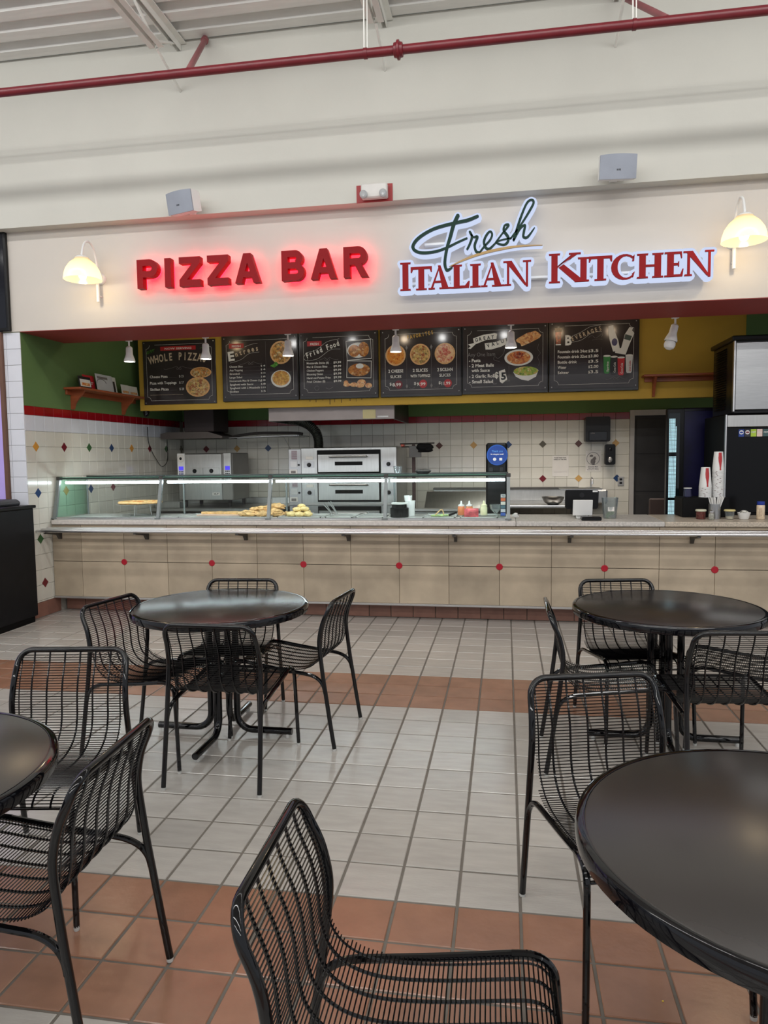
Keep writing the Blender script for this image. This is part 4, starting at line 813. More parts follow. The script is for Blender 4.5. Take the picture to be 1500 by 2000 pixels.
# lift-out trays in the case deck
for k, (x0, x1) in enumerate(((-1.93, -1.02), (-0.93, -0.50), (-0.46, -0.20), (-0.17, 0.09), (0.46, 0.76), (0.80, 1.14))):
    lab = ['wide flat steel tray under the pile of bread, left case section', 'steel tray under the garlic rolls', 'steel lid in the third case section, left of its neighbour', 'steel lid in the third case section next to the black container', 'shallow steel pan with green salad leaves', 'steel pan under the small bottles'][k]
    q = MB(); yA, yB = -0.20, 0.20; z = 0.943
    q.cbox(x0, x1, yA, yB, z, z + .003, .001).cbox(x0, x1, yA, yA + .012, z + .003, z + .014, .001).cbox(x0, x1, yB - .012, yB, z + .003, z + .014, .001).cbox(x0, x0 + .012, yA, yB, z + .003, z + .014, .001).cbox(x1 - .012, x1, yA, yB, z + .003, z + .014, .001)
    t = thing('serving_tray', lab, 'tray', ((x0 + x1) / 2, 0, z), 0, 'trays in the display case'); q.build('pan', M_deckp, t)
    if k in (2, 3): MB().tube([(x0 + .04, 0.02, z + .017), (x1 - .04, 0.02, z + .017)], .005, 6).build('handle', M_alu, t)

# food
def slice_(x0, x1, y, z, seed, h=.02):
    q = MB(); n = 22; vs = []; fs = []
    for k in range(n + 1):
        f = k / n; x = x0 + (x1 - x0) * f; w = .08 * (0.35 + .65 * f) ; hh = h * (1 + .4 * noise.noise(Vector((x * 20, seed, 0))))
        vs += [(x, y - w, z), (x, y - w, z + hh), (x, y, z + hh * 1.1), (x, y + w, z + hh), (x, y + w, z)]
    for k in range(n):
        a = k * 5; fs += [(a + i, a + 5 + i, a + 6 + i, a + 1 + i) for i in range(4)] + [(a + 4, a + 9, a + 5, a)]
    fs += [(0, 1, 2, 3, 4), tuple(range(n * 5, n * 5 + 5))]; return q.add(vs, fs)
pz = thing('pizza_pie', 'pizza on the raised round stand at the left of the case', 'pizza', (-2.48, 0.10, 1.066))
q = MB(); q.lathe([(0, .012), (.19, .012), (.205, .026), (.215, .022), (.218, .008), (.20, 0.0), (0, 0)], (-2.48, 0.10, 1.066), 30); q.build('crust', M_dough, pz)
for k in range(16):
    a = random.random() * 6.28; r = .17 * math.sqrt(random.random()); MB().blob((-2.48 + r * math.cos(a), .10 + r * math.sin(a), 1.082), (.026, .026, .009), k, .4).build('topping', M_sauce if k % 3 else M_dough2, pz)
ps = thing('pizza_stand', 'raised round metal stand holding the pizza', 'stand', (-2.48, 0.10, 0.942))
MB().lathe([(0, 1.062), (.235, 1.062), (.24, 1.066), (0, 1.066)], (-2.48, .10, 0), 30).build('plate', M_alu, ps)
for a in (0.4, 2.5, 4.6): MB().tube([(-2.48 + .09 * math.cos(a), .10 + .09 * math.sin(a), 1.062), (-2.48 + .105 * math.cos(a), .10 + .105 * math.sin(a), 0.946)], .004, 6).build('leg', M_alu, ps)
MB().lathe([(.10, .943), (.11, .943), (.112, .948), (.10, .948), (.10, .943)], (-2.48, .10, 0), 28).build('foot_ring', M_alu, ps)
tag(slice_(-1.80, -1.30, 0.08, 0.962, 1, .022).build('flatbread', M_dough, loc=(-1.55, .08, .962)), 'long thin flatbread slice left of the bread pile', 'bread')
tag(MB().cbox(-1.82, -1.22, -.02, .16, 0.948, 0.961, .003).build('serving_board', mat('pinkish_board', (206, 176, 160), 0.5), loc=(-1.5, .07, .948)), 'pale board under the long flatbread', 'board')
BR = [(-1.28, -.02, .975, .10, .045, .032, 'folded bread at the front left of the pile'), (-1.10, -.06, .972, .09, .045, .028, 'folded bread low at the front of the pile'), (-1.18, .10, .985, .12, .05, .042, 'bread in the middle back of the pile'), (-1.12, .02, 1.018, .10, .042, .030, 'bread lying across the middle of the pile'), (-1.03, .09, 1.035, .09, .045, .034, 'highest bread of the pile beside the case post'), (-1.00, -.02, .982, .08, .04, .038, 'bread at the right front of the pile'), (-1.22, .04, 1.012, .07, .04, .022, 'small bread on the left shoulder of the pile'), (-0.90, .06, .968, .06, .03, .020, 'small bread end right of the case post')]
for k, (x, y, z, a, b_, c, lb) in enumerate(BR):
    tag(MB().blob((x, y, z), (a, b_, c), k + 2, .42, 3, 2.6).build('bread', M_dough, loc=(x, y, z - c)), lb, 'bread', 'pile of folded breads in the case')
RL = [(-.83, -.06, .972, .052), (-.75, -.07, .97, .05), (-.67, -.04, .97, .05), (-.79, .03, .98, .055), (-.71, .04, .985, .052), (-.78, -.02, 1.012, .05), (-.71, -.01, 1.018, .048), (-.745, .01, 1.045, .040)]
RN = ['garlic roll at the front left', 'garlic roll at the front middle', 'garlic roll at the front right', 'garlic roll at the back left', 'garlic roll at the back right', 'garlic roll in the second layer left', 'garlic roll in the second layer right', 'topmost garlic roll']
for k, (x, y, z, r) in enumerate(RL): tag(MB().blob((x, y, z), (r, r * .9, r * .55), k + 30, .35, 2, 2.2).build('garlic_roll', M_dough2, loc=(x, y, z - r * .5)), RN[k] + ' of the small pile in the case', 'roll', 'pile of garlic rolls')
for k, (x, z0) in enumerate(((-.46, 0), (-.41, .02))):
    tag(MB().tube([(x - .05, -.06, 1.07 + z0), (x + .03, -.02, .966)], .005, 6).tube([(x - .035, -.03, 1.075 + z0), (x + .03, -.02, .966)], .005, 6).build('serving_tongs', M_alu, loc=(x, -.03, .96)), ('steel serving tongs left in the third case section', 'steel serving tongs leaning right, behind the case glass')[k], 'tongs', 'serving tongs')
def cup(prof, x, y, z, name, label, cat, m, group=None, n=24):
    return tag(MB().lathe([(r, z + h) for r, h in prof], (x, y, 0), n).build(name, m, loc=(x, y, z)), label, cat, group)
bc = thing('black_container', 'black round container with a lidded cup on top, in the case', 'container', (0.222, 0.0, 0.931))
MB().lathe([(0, .943), (.084, .943), (.088, .95), (.088, 1.028), (.076, 1.034), (0, 1.034)], (.222, -.03, 0), 28).build('body', M_bplas, bc); MB().lathe([(.066, 1.034), (.072, 1.034), (.068, 1.072), (0, 1.072)], (.222, -.03, 0), 28).build('upper_cup', M_bplas, bc)
MB().lathe([(.074, 1.066), (.077, 1.066), (.077, 1.078), (0, 1.08)], (.222, -.03, 0), 28).build('lid', M_white, bc)
cup([(0, 0), (.042, 0), (.048, .13), (.05, .145), (0, .145)], .305, .12, .943, 'foam_cup_stack', 'white foam cup stack behind the black container', 'cup', M_white); cup([(0, 0), (.034, 0), (.040, .05), (0, .05)], .285, .12, 1.0885, 'foam_cup', 'small white foam cup on top of the foam stack', 'cup', M_white)
for x, lb, m in ((.80, 'orange sauce squeeze bottle left of its neighbour in the case', 'orange_sauce'), (.875, 'orange sauce squeeze bottle second from the left in the case', 'orange_sauce'), (1.01, 'pale yellow squeeze bottle near the right end of the case', 'mayo')):
    t = thing('squeeze_bottle', lb, 'bottle', (x, .02, .96), 0, 'squeeze bottles in the case'); mm = mat(m, (214, 130, 84) if m == 'orange_sauce' else (230, 226, 186), 0.4)
    MB().lathe([(0, .958), (.030, .958), (.033, .965), (.033, 1.03), (.026, 1.045), (0, 1.045)], (x, .02, 0), 20).build('body', mm, t); MB().lathe([(.030, 1.042), (.030, 1.055), (.012, 1.06), (.006, 1.092), (0, 1.092)], (x, .02, 0), 16).build('nozzle_cap', M_white if m != 'mayo' else mm, t)
q = MB(); nb = 10
vsb = [(.835 + .13 * i / nb, -.10 + sg_ * .022 * math.sin(PI * i / nb) ** .5 * math.sin(PI * j / 6) ** .6 + .004 * noise.noise(Vector((i * .9, j * .8, sg_))), .944 + .085 * j / 6) for sg_ in (-1, 1) for i in range(nb + 1) for j in range(7)]
q.add(vsb, [(o_ + i * 7 + j, o_ + i * 7 + j + 1, o_ + i * 7 + j + 8, o_ + i * 7 + j + 7) for o_ in (0, 77) for i in range(nb) for j in range(6)], True)
bg = tag(q.build('snack_bag', mat('pink_red_bag', (222, 96, 104), 0.35, var=0.45, scale=30), loc=(.9, -.1, .95)), 'pink and red plastic food bag in front of the sauce bottles', 'bag')
cup([(0, 0), (.012, 0), (.014, .02), (.05, .06), (.058, .10), (.056, .10), (.048, .062), (0, .03)], 1.12, .0, .958, 'clear_bowl', 'clear plastic bowl beside the pale squeeze bottle', 'bowl', M_clear)
for k in range(10):
    x = .50 + random.random() * .2; q = MB().blob((x, -.05 + random.random() * .1, .956), (.03, .02, .008), k + 60, .6, 2); q.build('lettuce_leaf', mat('lettuce', (176, 204, 140), 0.5, var=0.3, scale=30), bpy.data.objects['serving_tray.004']) if 'serving_tray.004' in bpy.data.objects else None
tag(MB().tube(smooth_path([(.56, -.04, .962), (.60, -.02, 1.0), (.625, -.02, 1.01), (.64, -.02, .965)], 4), .006, 6).build('wooden_tongs', mat('pale_wood', (206, 170, 120), 0.5), loc=(.6, -.03, .96)), 'pale wooden tongs on the salad pan', 'tongs')
tag(MB().tube([(.69, -.06, .962), (.76, -.03, .985)], .010, 6).build('spatula', M_bplas, loc=(.72, -.05, .96)), 'short black spatula right of the salad', 'spatula')
# card stickers on the glass
stt = thing('card_sticker_strip', 'strip of payment card stickers at the right end of the case', 'sticker', (1.20, -0.235, .97))
cols = [(240, 240, 240), (226, 110, 60), (236, 232, 226), (70, 110, 130), (210, 214, 226), (40, 90, 190)]
q = MB(); yy = lambda z: -0.285 + (z - .942) * (0.1 / .393) - .004
q.add([(1.165, yy(.972), .972), (1.212, yy(.972), .972), (1.212, yy(1.17), 1.17), (1.165, yy(1.17), 1.17)], [(0, 1, 2, 3)]); q.build('strip', mat('dark_sticker', (24, 34, 60), 0.4), stt)
for k, c in enumerate(cols):
    z1 = 1.164 - k * .032; z0 = z1 - .026; q = MB(); q.add([(1.168, yy(z0) - .001, z0), (1.209, yy(z0) - .001, z0), (1.209, yy(z1) - .001, z1), (1.168, yy(z1) - .001, z1)], [(0, 1, 2, 3)]); q.build('card_logo', mat('card_logo_%s' % 'abcdef'[k], c, 0.4), stt)
    if k == 0: q = MB(); put_text(q, 'VISA', 1.189, z0 + .007, .013, yy(z0) - .0025, w=.032, align='C', bold=.03); q.build('lettering', mat('navy_print', (34, 34, 92), 0.3), stt)
# things standing on the glass top
cup([(0, 0), (.034, 0), (.044, .068), (.042, .068), (.032, .003), (0, .003)], .19, .10, 1.3525, 'plastic_cup', 'clear plastic cup standing on the glass top by the oven', 'cup', M_clear)
tk = thing('takeout_bowl', 'black takeout bowl with clear lid on the glass top', 'bowl', (.435, .1, 1.345)); MB().lathe([(0, 1.345), (.05, 1.345), (.078, 1.368), (.078, 1.372), (0, 1.372)], (.435, .1, 0), 24).build('base', M_bplas, tk); MB().lathe([(.08, 1.372), (.068, 1.385), (.03, 1.392), (0, 1.392)], (.435, .1, 0), 24).build('lid', M_clear, tk)
# blue round notice on its black stand
bs = thing('notice_stand', 'tall black dispenser tower with a round blue thank-you notice', 'stand', (1.125, 0.40, .931))
MB().cbox(1.02, 1.228, .37, .50, .931, 1.635, .02).build('tower', M_bplas, bs); q = MB().lathe([(0, .352), (.098, .352), (.102, .362), (.102, .37)], (1.13, 0, 1.515), 32, 'Y').build('notice_disc', mat('bright_blue_print', (40, 96, 190), 0.4), bs); MB().lathe([(0, .3505), (.092, .3505), (.092, .352)], (1.13, 0, 1.515), 32, 'Y').build('notice_face', mat('deep_blue_print', (18, 66, 150), 0.4), bs)
q = MB(); put_text(q, 'Thank you', 1.13, 1.545, .018, .3495, w=.105, align='C', bold=.02); q.build('lettering', mat('sky_print', (90, 150, 220), 0.4), bs)
q = MB(); put_text(q, 'for shopping small.', 1.13, 1.517, .014, .3495, w=.125, align='C', bold=.03); q.disc(1.105, 1.475, .016, .016, .349).cbox(1.15, 1.178, .349, .3505, 1.462, 1.488, .0005); q.build('lettering', M_white, bs)
q = MB().cbox(1.05, 1.09, .362, .37, 1.34, 1.40, .004).cbox(1.15, 1.19, .362, .37, 1.34, 1.40, .004); q.build('handle', M_frame, bs)

# ================================================================= ON THE RIGHT PART OF THE WORKTOP
tb = thing('card_tablet', 'white tablet payment stand facing the customer', 'tablet', (1.89, -.08, .931))
q = MB().cbox(-.085, .085, -.006, .006, 0, .145, .004); Rt = Matrix.Rotation(math.radians(14), 3, 'X'); q.v = [tuple(Rt @ Vector(v) + Vector((0, -.02, .035))) for v in q.v]; q.build('screen_panel', M_white, tb, local=True); MB().cbox(-.05, .05, 0, .07, 0, .09, .01).build('foot', M_white, tb, local=True)
cr = thing('card_reader', 'flat black card reader in front of the white tablet', 'card reader', (1.955, -.17, .931)); MB().cbox(1.87, 2.04, -.24, -.12, .931, .962, .006).build('body', M_bplas, cr); MB().cbox(1.89, 1.98, -.225, -.14, .962, .9635, .0005).build('keypad', M_frame, cr)
po = thing('cash_register', 'black register display with its back to the customer', 'register', (1.90, .14, .931))
q = MB(); hullp = grow([(1.775, 1.03), (2.03, 1.03), (2.035, 1.165), (1.775, 1.165)], .02, 10); q.prism(hullp, .10, .15); q.build('display', M_bplas, po); MB().cbox(1.85, 1.97, .12, .30, .931, 1.03, .01).build('stand', M_bplas, po); MB().cbox(1.71, 2.09, .13, .36, 1.184, 1.196, .003).build('top_tray', M_steelh, po); q = MB(); put_text(q, 'hp', 1.905, 1.13, .02, .099, align='C'); q.disc(1.905, 1.137, .022, .022, .0992); q.build('logo', M_frame, po); MB().cbox(2.0, 2.045, .098, .10, 1.165, 1.18, .0005).build('label', M_white, po)
ju = thing('tip_jar', 'clear plastic tip jar holding folded banknotes', 'jar', (2.14, 0, .931))
MB().lathe([(0, .934), (.052, .934), (.056, .938), (.073, 1.12), (.071, 1.12), (.053, .942), (0, .940)], (2.14, 0, 0), 28).build('jar_wall', M_clear, ju); MB().cbox(2.115, 2.17, -.062, -.060, 1.0, 1.04, .0005).build('label', M_plate, ju)
for k in range(4):
    q = MB().cbox(-.035, .035, -.001, .001, -.018, .018, .0003); Rq = Matrix.Rotation(.5 * k - .8, 3, 'Y') @ Matrix.Rotation(.7 * k, 3, 'Z'); q.v = [tuple(Rq @ Vector(v) + Vector((2.13 + .01 * k, .0, .965 + .008 * k))) for v in q.v]; q.build('banknote', mat('banknote_green', (176, 190, 160), 0.7, var=0.3, scale=60), ju)
def stack_cups(x, y, z, n, top, r0, r1, hc, label):
    t = thing('cup_stack', label, 'cup stack', (x, y, z), 0, 'stacks of white paper cups')
    for k in range(n):
        zz = z + k * 0.0125; q = MB().lathe([(r0 * .985, zz), (r0, zz + .001), (r0, zz + .006), (r0 * .96, zz + .0075), (r0 * .95, zz + .0125)], (x, y, 0), 24); q.build('cup_rim', M_white, t)
        for j in range(1): a = random.uniform(-2.7, -1.0); MB().cbox(x + r0 * math.cos(a) - .006, x + r0 * math.cos(a) + .006, y + r0 * 1.0 * math.sin(a) - .0015, y + r0 * math.sin(a) + .001, zz + .008, zz + .0105, .0004).build('red_mark', mat('dark_red_mark', (110, 30, 40), 0.5), t)
    zt = z + n * .0125
    MB().lathe([(r0, zt), (r1, zt + hc), (r1 * .96, zt + hc + .001), (r1 * .9, zt + hc - .006), (0, zt + hc - .006)], (x, y, 0), 28).build('top_cup', M_white, t)
    q = MB(); A = math.radians(-84); 
    prof = [(0, .11), (.12, .09), (.35, .17), (.5, .26), (.72, .30), (.80, .28), (1.0, .26)]
    vs = []; fs = []
    for k, (h, wd) in enumerate(prof):
        rr = r0 + (r1 - r0) * (h * .92 + .04) + .0008; zz = zt + hc * (h * .92 + .04)
        for j in range(5): a = A + wd * (j - 2) / 2 * 1.3; vs.append((x + rr * math.cos(a), y + rr * math.sin(a), zz))
    for k in range(len(prof) - 1): fs += [(k * 5 + j, k * 5 + j + 1, k * 5 + j + 6, k * 5 + j + 5) for j in range(4)]
    q.add(vs, fs, True).build('bottle_print', mat('red_print', (176, 36, 40), 0.4), t)
bx = tag(MB().cbox(2.79, 3.19, .12, .44, .931, 1.107, .006).build('cup_box', M_bmatte, loc=(2.99, .28, .931)), 'matte black box carrying the paper cup stacks', 'box')
stack_cups(3.012, .24, 1.108, 7, 0, .055, .038, .185, 'shorter stack of white paper cups with a red bottle print')
stack_cups(3.128, .27, 1.108, 19, 0, .052, .038, .175, 'taller stack of white paper cups with a red bottle print')
cp = thing('small_cup', 'small dark clear cup with a white lid on the black box', 'cup', (2.868, .27, 1.108)); MB().lathe([(0, 1.108), (.032, 1.108), (.036, 1.112), (.031, 1.185), (0, 1.185)], (2.868, .27, 0), 20).build('body', mat('dark_blue_clear_plastic', (40, 40, 70), 0.15), cp); MB().lathe([(.034, 1.185), (.037, 1.187), (.035, 1.193), (0, 1.194)], (2.868, .27, 0), 20).build('lid', M_white, cp)
ja = thing('shaker_jar', 'glass jar of red flakes with a cream lid left of the salt shaker', 'jar', (2.905, -.05, .931), 0, 'condiment jars on the worktop'); MB().lathe([(0, .931), (.036, .931), (.039, .936), (.040, 1.0), (0, 1.0)], (2.905, -.05, 0), 22).build('jar_body', mat('red_flake_jar', (96, 50, 46), 0.2, var=0.5, scale=80), ja); MB().lathe([(.043, 1.0), (.045, 1.003), (.045, 1.013), (.041, 1.017), (0, 1.017)], (2.905, -.05, 0), 22).build('lid', mat('cream_lid', (214, 214, 190), 0.4), ja)
jb = thing('shaker_jar', 'clear jar of grated cheese with a yellow lid right of the straws', 'jar', (3.143, -.05, .931), 0, 'condiment jars on the worktop'); MB().lathe([(0, .931), (.032, .931), (.040, 1.0), (.038, 1.0), (.03, .94)], (3.143, -.05, 0), 22).build('jar_body', M_clear, jb); MB().lathe([(0, .933), (.030, .933), (.034, .958), (0, .956)], (3.143, -.05, 0), 20).build('cheese', mat('grated_cheese', (220, 208, 184), 0.8, var=0.2, scale=90), jb); MB().lathe([(.042, 1.0), (.047, 1.003), (.047, 1.011), (.042, 1.016), (0, 1.016)], (3.143, -.05, 0), 22).build('lid', mat('yellow_lid', (214, 200, 140), 0.4), jb)
sa = thing('salt_shaker', 'small glass salt shaker with a steel cap beside the straws', 'shaker', (2.972, -.13, .931)); MB().lathe([(0, .931), (.020, .931), (.024, .937), (.024, .975), (.017, .99), (0, .99)], (2.972, -.13, 0), 18).build('body', mat('shaker_glass', (150, 150, 140), 0.15, var=0.3, scale=70), sa); MB().lathe([(.018, .988), (.020, .992), (.018, 1.008), (.008, 1.016), (0, 1.017)], (2.972, -.13, 0), 18).build('cap', M_alu, sa)
st_ = thing('straw_canister', 'ribbed steel canister full of white wrapped straws', 'canister', (3.025, -.02, .931))
q = MB(); n = 48; vs = []; 
for k in range(n):
    a = 2 * PI * k / n; r = .050 + (.001 if k % 2 else -.001); vs += [(3.025 + r * math.cos(a), -.02 + r * math.sin(a), .931), (3.025 + r * math.cos(a), -.02 + r * math.sin(a), 1.062)]
q.add(vs, [(2 * k, 2 * ((k + 1) % n), 2 * ((k + 1) % n) + 1, 2 * k + 1) for k in range(n)]); q.build('can', M_steel, st_)
for k in range(22):
    a = random.random() * 6.28; r = .042 * math.sqrt(random.random()); dx, dy = .55 * r * math.cos(a), .5 * r * math.sin(a); dx += random.uniform(-.012, .012)
    q = MB().tube([(3.025 + r * math.cos(a) * .4, -.02 + r * math.sin(a) * .4, .95), (3.025 + r * math.cos(a) + dx * 1.4, -.02 + r * math.sin(a) + dy, 1.125 + random.uniform(-.012, .012))], .0045, 6); q.build('straw', M_white, st_)
cb = thing('creamer_bowl', 'white bowl heaped with creamer packets', 'bowl', (3.26, -.05, .931)); MB().lathe([(0, .931), (.034, .931), (.038, .935), (.054, .99), (.051, .99), (.036, .94), (0, .94)], (3.26, -.05, 0), 24).build('bowl', M_white, cb)
for k in range(9):
    q = MB().cbox(-.018, .018, -.012, .012, -.002, .002, .0008); Rq = Matrix.Rotation(random.uniform(-.6, .6), 3, 'X') @ Matrix.Rotation(random.uniform(0, 6), 3, 'Z') @ Matrix.Rotation(random.uniform(-.5, .5), 3, 'Y'); c = Vector((3.26 + random.uniform(-.028, .028), -.05 + random.uniform(-.028, .028), .99 + random.uniform(-.004, .016))); q.v = [tuple(Rq @ Vector(v) + c) for v in q.v]; q.build('packet', mat('cream_packet', (222, 220, 212), 0.5, var=0.12, scale=60), cb)
sb = thing('spice_bottle', 'tall pale seasoning bottle with a blue cap near the right edge', 'bottle', (3.395, -.05, .931)); MB().lathe([(0, .931), (.030, .931), (.033, .936), (.033, 1.05), (.028, 1.058), (0, 1.058)], (3.395, -.05, 0), 22).build('body', mat('seasoning', (216, 196, 168), 0.3, var=0.2, scale=50), sb); MB().lathe([(.030, 1.056), (.031, 1.058), (.031, 1.086), (0, 1.088)], (3.395, -.05, 0), 22).build('cap', mat('blue_cap', (36, 60, 150), 0.35), sb); MB().cbox(3.375, 3.395, -.085, -.082, .96, 1.03, .0005).build('label', M_tan, sb)
tag(MB().blob((1.30, .02, .955), (.03, .02, .022), 9, .5).build('crumpled_wrapper', M_white, loc=(1.30, .02, .931)), 'small crumpled white wrapper right of the display case', 'wrapper')

# ================================================================= DRINKS MACHINES AT THE RIGHT
di = thing('drink_dispenser', 'tall black soda dispenser under the ice machine', 'dispenser', (3.7, .7, .931))
MB().cbox(3.215, 4.25, .37, 1.10, .932, 1.86, .006).build('cabinet', M_bmatte, di); MB().cbox(3.205, 3.218, .35, .38, .932, 1.86, .002).build('edge_strip', M_alu, di); MB().cbox(3.22, 4.25, .350, .372, 1.745, 1.855, .004).build('steel_band', M_steelh, di); MB().cbox(3.22, 4.25, .358, .372, .96, 1.742, .004).build('front_panel', mat('glossy_black_panel', (7, 7, 9), 0.2, spec=0.25), di)
for k, (c, tx) in enumerate((((28, 60, 140), (30, 60, 150)), ((34, 34, 44), (120, 40, 50)), ((170, 200, 60), (40, 120, 50)), ((226, 200, 190), (200, 60, 60)), ((60, 90, 90), (220, 220, 220)))):
    x0 = 3.32 + k * .052; p = MB().cbox(x0, x0 + .048, .353, .358, 1.655, 1.722, .001).build('flavour_card', mat('flavour_card_%s' % 'abcde'[k], c, 0.4), di); q = MB()
    if k < 2: q.disc(x0 + .024, 1.695, .019, .019, .3525)
    else: put_text(q, ('', '', 'MIST', 'Lipton', 'AQUA')[k], x0 + .024, 1.69, .012, .3525, w=.038, align='C', bold=.03)
    q.build('logo', M_white, p)
    if k < 2: MB().disc(x0 + .024, 1.695, .016, .008, .3520).build('logo_band', mat('flavour_band_%s' % 'ab'[k], tx, 0.4), p)
im = thing('ice_machine', 'steel-fronted ice machine with black louvred side', 'ice machine', (3.7, .7, 1.861))
MB().cbox(3.276, 4.25, .40, 1.06, 1.862, 2.56, .012).build('cabinet', M_bplas, im); MB().cbox(3.285, 4.22, .372, .401, 1.90, 2.515, .006).build('front_panel', M_steel, im); MB().cbox(3.268, 3.284, .366, .405, 1.885, 2.53, .003).build('edge_strip', M_alu, im); MB().cbox(3.25, 4.27, .36, 1.08, 2.53, 2.575, .012).build('top_cover', M_bplas, im)
q = MB()
for k in range(26):
    z = 1.93 + k * .0225; q.add([(3.276, .62, z), (3.262, .62, z - .010), (3.262, .98, z - .010), (3.276, .98, z), (3.276, .62, z + .004), (3.276, .98, z + .004)], [(0, 1, 2, 3), (4, 5, 2, 1), (0, 4, 1), (3, 2, 5)])
tag(q.build('louvres', M_bplas, im), kind='stuff')
co = thing('drinks_cooler', 'black glass-door drinks cooler with a lit grid beside the back door', 'cooler', (3.3, 1.6, 0))
MB().cbox(3.05, 3.85, 1.30, 1.95, 0, 1.985, .01).build('cabinet', mat('navy_black_cabinet', (12, 11, 30), 0.3, var=0.2), co)
MB().cbox(3.055, 3.85, 1.285, 1.30, .10, 1.95, .004).build('glow_tinted_panel', mat('navy_glow_tint', (16, 14, 62), 0.35, var=0.6, scale=3.0), co)  # blue glow of the cooler put into the panel's mottled navy colour
MB().cbox(2.872, 3.045, 1.20, 1.285, .06, 1.975, .008).build('door', M_bplas, co)
MB().cbox(2.885, 3.0, 1.194, 1.201, .12, 1.93, .002).build('door_glass', mat('dark_green_glass', (22, 30, 34), 0.08), co)
q = MB()
for r in range(78):
    z = 1.86 - r * .0135
    if abs(z - 1.50) < .018 or abs(z - 1.03) < .018: continue
    for c in range(6 if r > 5 else 5): x = 2.893 + c * .0125; q.add([(x, 1.1925, z), (x + .0088, 1.1925, z), (x + .0088, 1.1925, z + .0095), (x, 1.1925, z + .0095)], [(0, 1, 2, 3)])
tag(q.build('lit_grid', M_ledcell, co), kind='stuff'); MB().cbox(3.0, 3.02, 1.18, 1.20, 1.00, 1.06, .003).build('door_catch', M_white, co)

# ================================================================= BACK OF THE KITCHEN
bt = thing('steel_work_table', 'stainless work table under the small oven at the left', 'table', (-2.4, 2.2, 0)); MB().cbox(-3.20, -1.50, 1.70, 2.72, .86, .90, .004).build('tabletop', M_steelh, bt); MB().cbox(-3.2, -1.5, 2.69, 2.72, .90, .98, .003).build('upstand', M_steelh, bt)
for x in (-3.15, -1.56):
    for y in (1.76, 2.62): MB().tube([(x, y, 0), (x, y, .86)], .02, 10).build('leg', M_steel, bt)
MB().cbox(-3.15, -1.56, 1.76, 2.62, .22, .24, .003).build('lower_shelf', M_dsteel, bt)
lo = thing('countertop_oven', 'two-door steel countertop oven with lit keypads', 'oven', (-2.57, 2.2, .90))
MB().cbox(-2.925, -2.19, 1.92, 2.50, .985, 1.585, .01).build('cabinet', mat('grey_oven_steel', (136, 134, 130), 0.42, 0.6), lo); MB().cbox(-2.83, -2.33, 1.90, 1.921, .99, 1.575, .004).build('front_panel', M_steelh, lo)
for x0, x1 in ((-2.80, -2.58), (-2.57, -2.36)):
    p = MB().cbox(x0, x1, 1.893, 1.901, 1.25, 1.40, .003).build('door', M_steelh, lo); MB().lathe([(0, -.008), (.022, -.008), (.028, 0)], ((x0 + x1) / 2, 1.893, 1.36), 16, 'Y').build('handle', M_bplas, p)
for x0 in (-2.922, -2.30):
    p = MB().cbox(x0, x0 + .10, 1.895, 1.921, 1.20, 1.585, .004).build('control_strip', M_white if x0 < -2.5 else M_steelh, lo); MB().cbox(x0 + .02, x0 + .082, 1.892, 1.896, 1.37, 1.42, .001).build('display', emis('purple_display', (92, 82, 240), 1.0), p)
    for r in range(4):
        for c in range(3): MB().cbox(x0 + .022 + c * .021, x0 + .037 + c * .021, 1.892, 1.896, 1.345 - r * .028, 1.362 - r * .028, .001).build('key', M_frame if x0 > -2.5 else mat('violet_key', (84, 84, 150), 0.4), p)
MB().lathe([(0, -.004), (.045, -.004), (.048, 0)], (-2.872, 1.892, 1.52), 20, 'Y').build('badge', M_plate, lo); MB().lathe([(0, -.003), (.016, -.003), (.018, 0)], (-2.872, 1.888, 1.52), 14, 'Y').build('badge_mark', M_frame, lo)
q = MB(); MB().cbox(-2.46, -2.36, 1.893, 1.90, 1.05, 1.085, .001).build('name_plate', M_plate, lo); put_text(q, 'XLT', -2.41, 1.058, .02, 1.8915, w=.07, align='C', bold=.03); q.build('lettering', M_frame, lo)
for x in (-2.85, -2.25):
    for y in (1.96, 2.44): MB().lathe([(0, .901), (.022, .901), (.026, .985), (0, .985)], (x, y, 0), 12).build('leg', M_bplas, lo)
sp_ = thing('steel_pan', 'low steel pan on the work table left of the small oven', 'pan', (-3.02, 1.85, .9005)); q = MB().cbox(-3.16, -2.82, 1.72, 1.89, .901, .905, .001).cbox(-3.16, -2.82, 1.72, 1.724, .901, .975, .001).cbox(-3.16, -2.82, 1.886, 1.89, .901, .975, .001).cbox(-3.16, -3.156, 1.72, 1.89, .901, .975, .001).cbox(-2.824, -2.82, 1.72, 1.89, .901, .975, .001); q.build('pan_body', M_steelh, sp_)
hd0 = thing('exhaust_duct', 'dark square exhaust duct hanging over the small oven', 'duct', (-2.7, 2.4, 1.82)); MB().cbox(-2.86, -2.46, 2.0, 2.5, 1.86, 2.30, .006).build('duct', mat('dark_brown_duct', (52, 42, 42), 0.5, 0.3), hd0)
q = MB(); q.prism([(-3.19, 1.775), (-2.35, 1.775), (-2.35, 1.80), (-2.55, 1.86), (-3.10, 1.86), (-3.19, 1.84)], 2.0, 2.55); q.build('hood_skirt', mat('grey_brown_hood', (96, 88, 84), 0.45, 0.5), hd0)
ws = thing('wall_rack', 'thin wire rack with a rolled dark cloth over the small oven', 'rack', (-2.0, 2.6, 1.76))
MB().tube([(-2.34, 2.2, 1.78), (-1.40, 2.2, 1.80)], .007, 6).tube([(-2.34, 2.5, 1.78), (-1.40, 2.5, 1.80)], .007, 6).tube([(-1.42, 2.18, 1.80), (-1.42, 2.728, 1.80)], .007, 6).build('rack_frame', M_steel, ws)
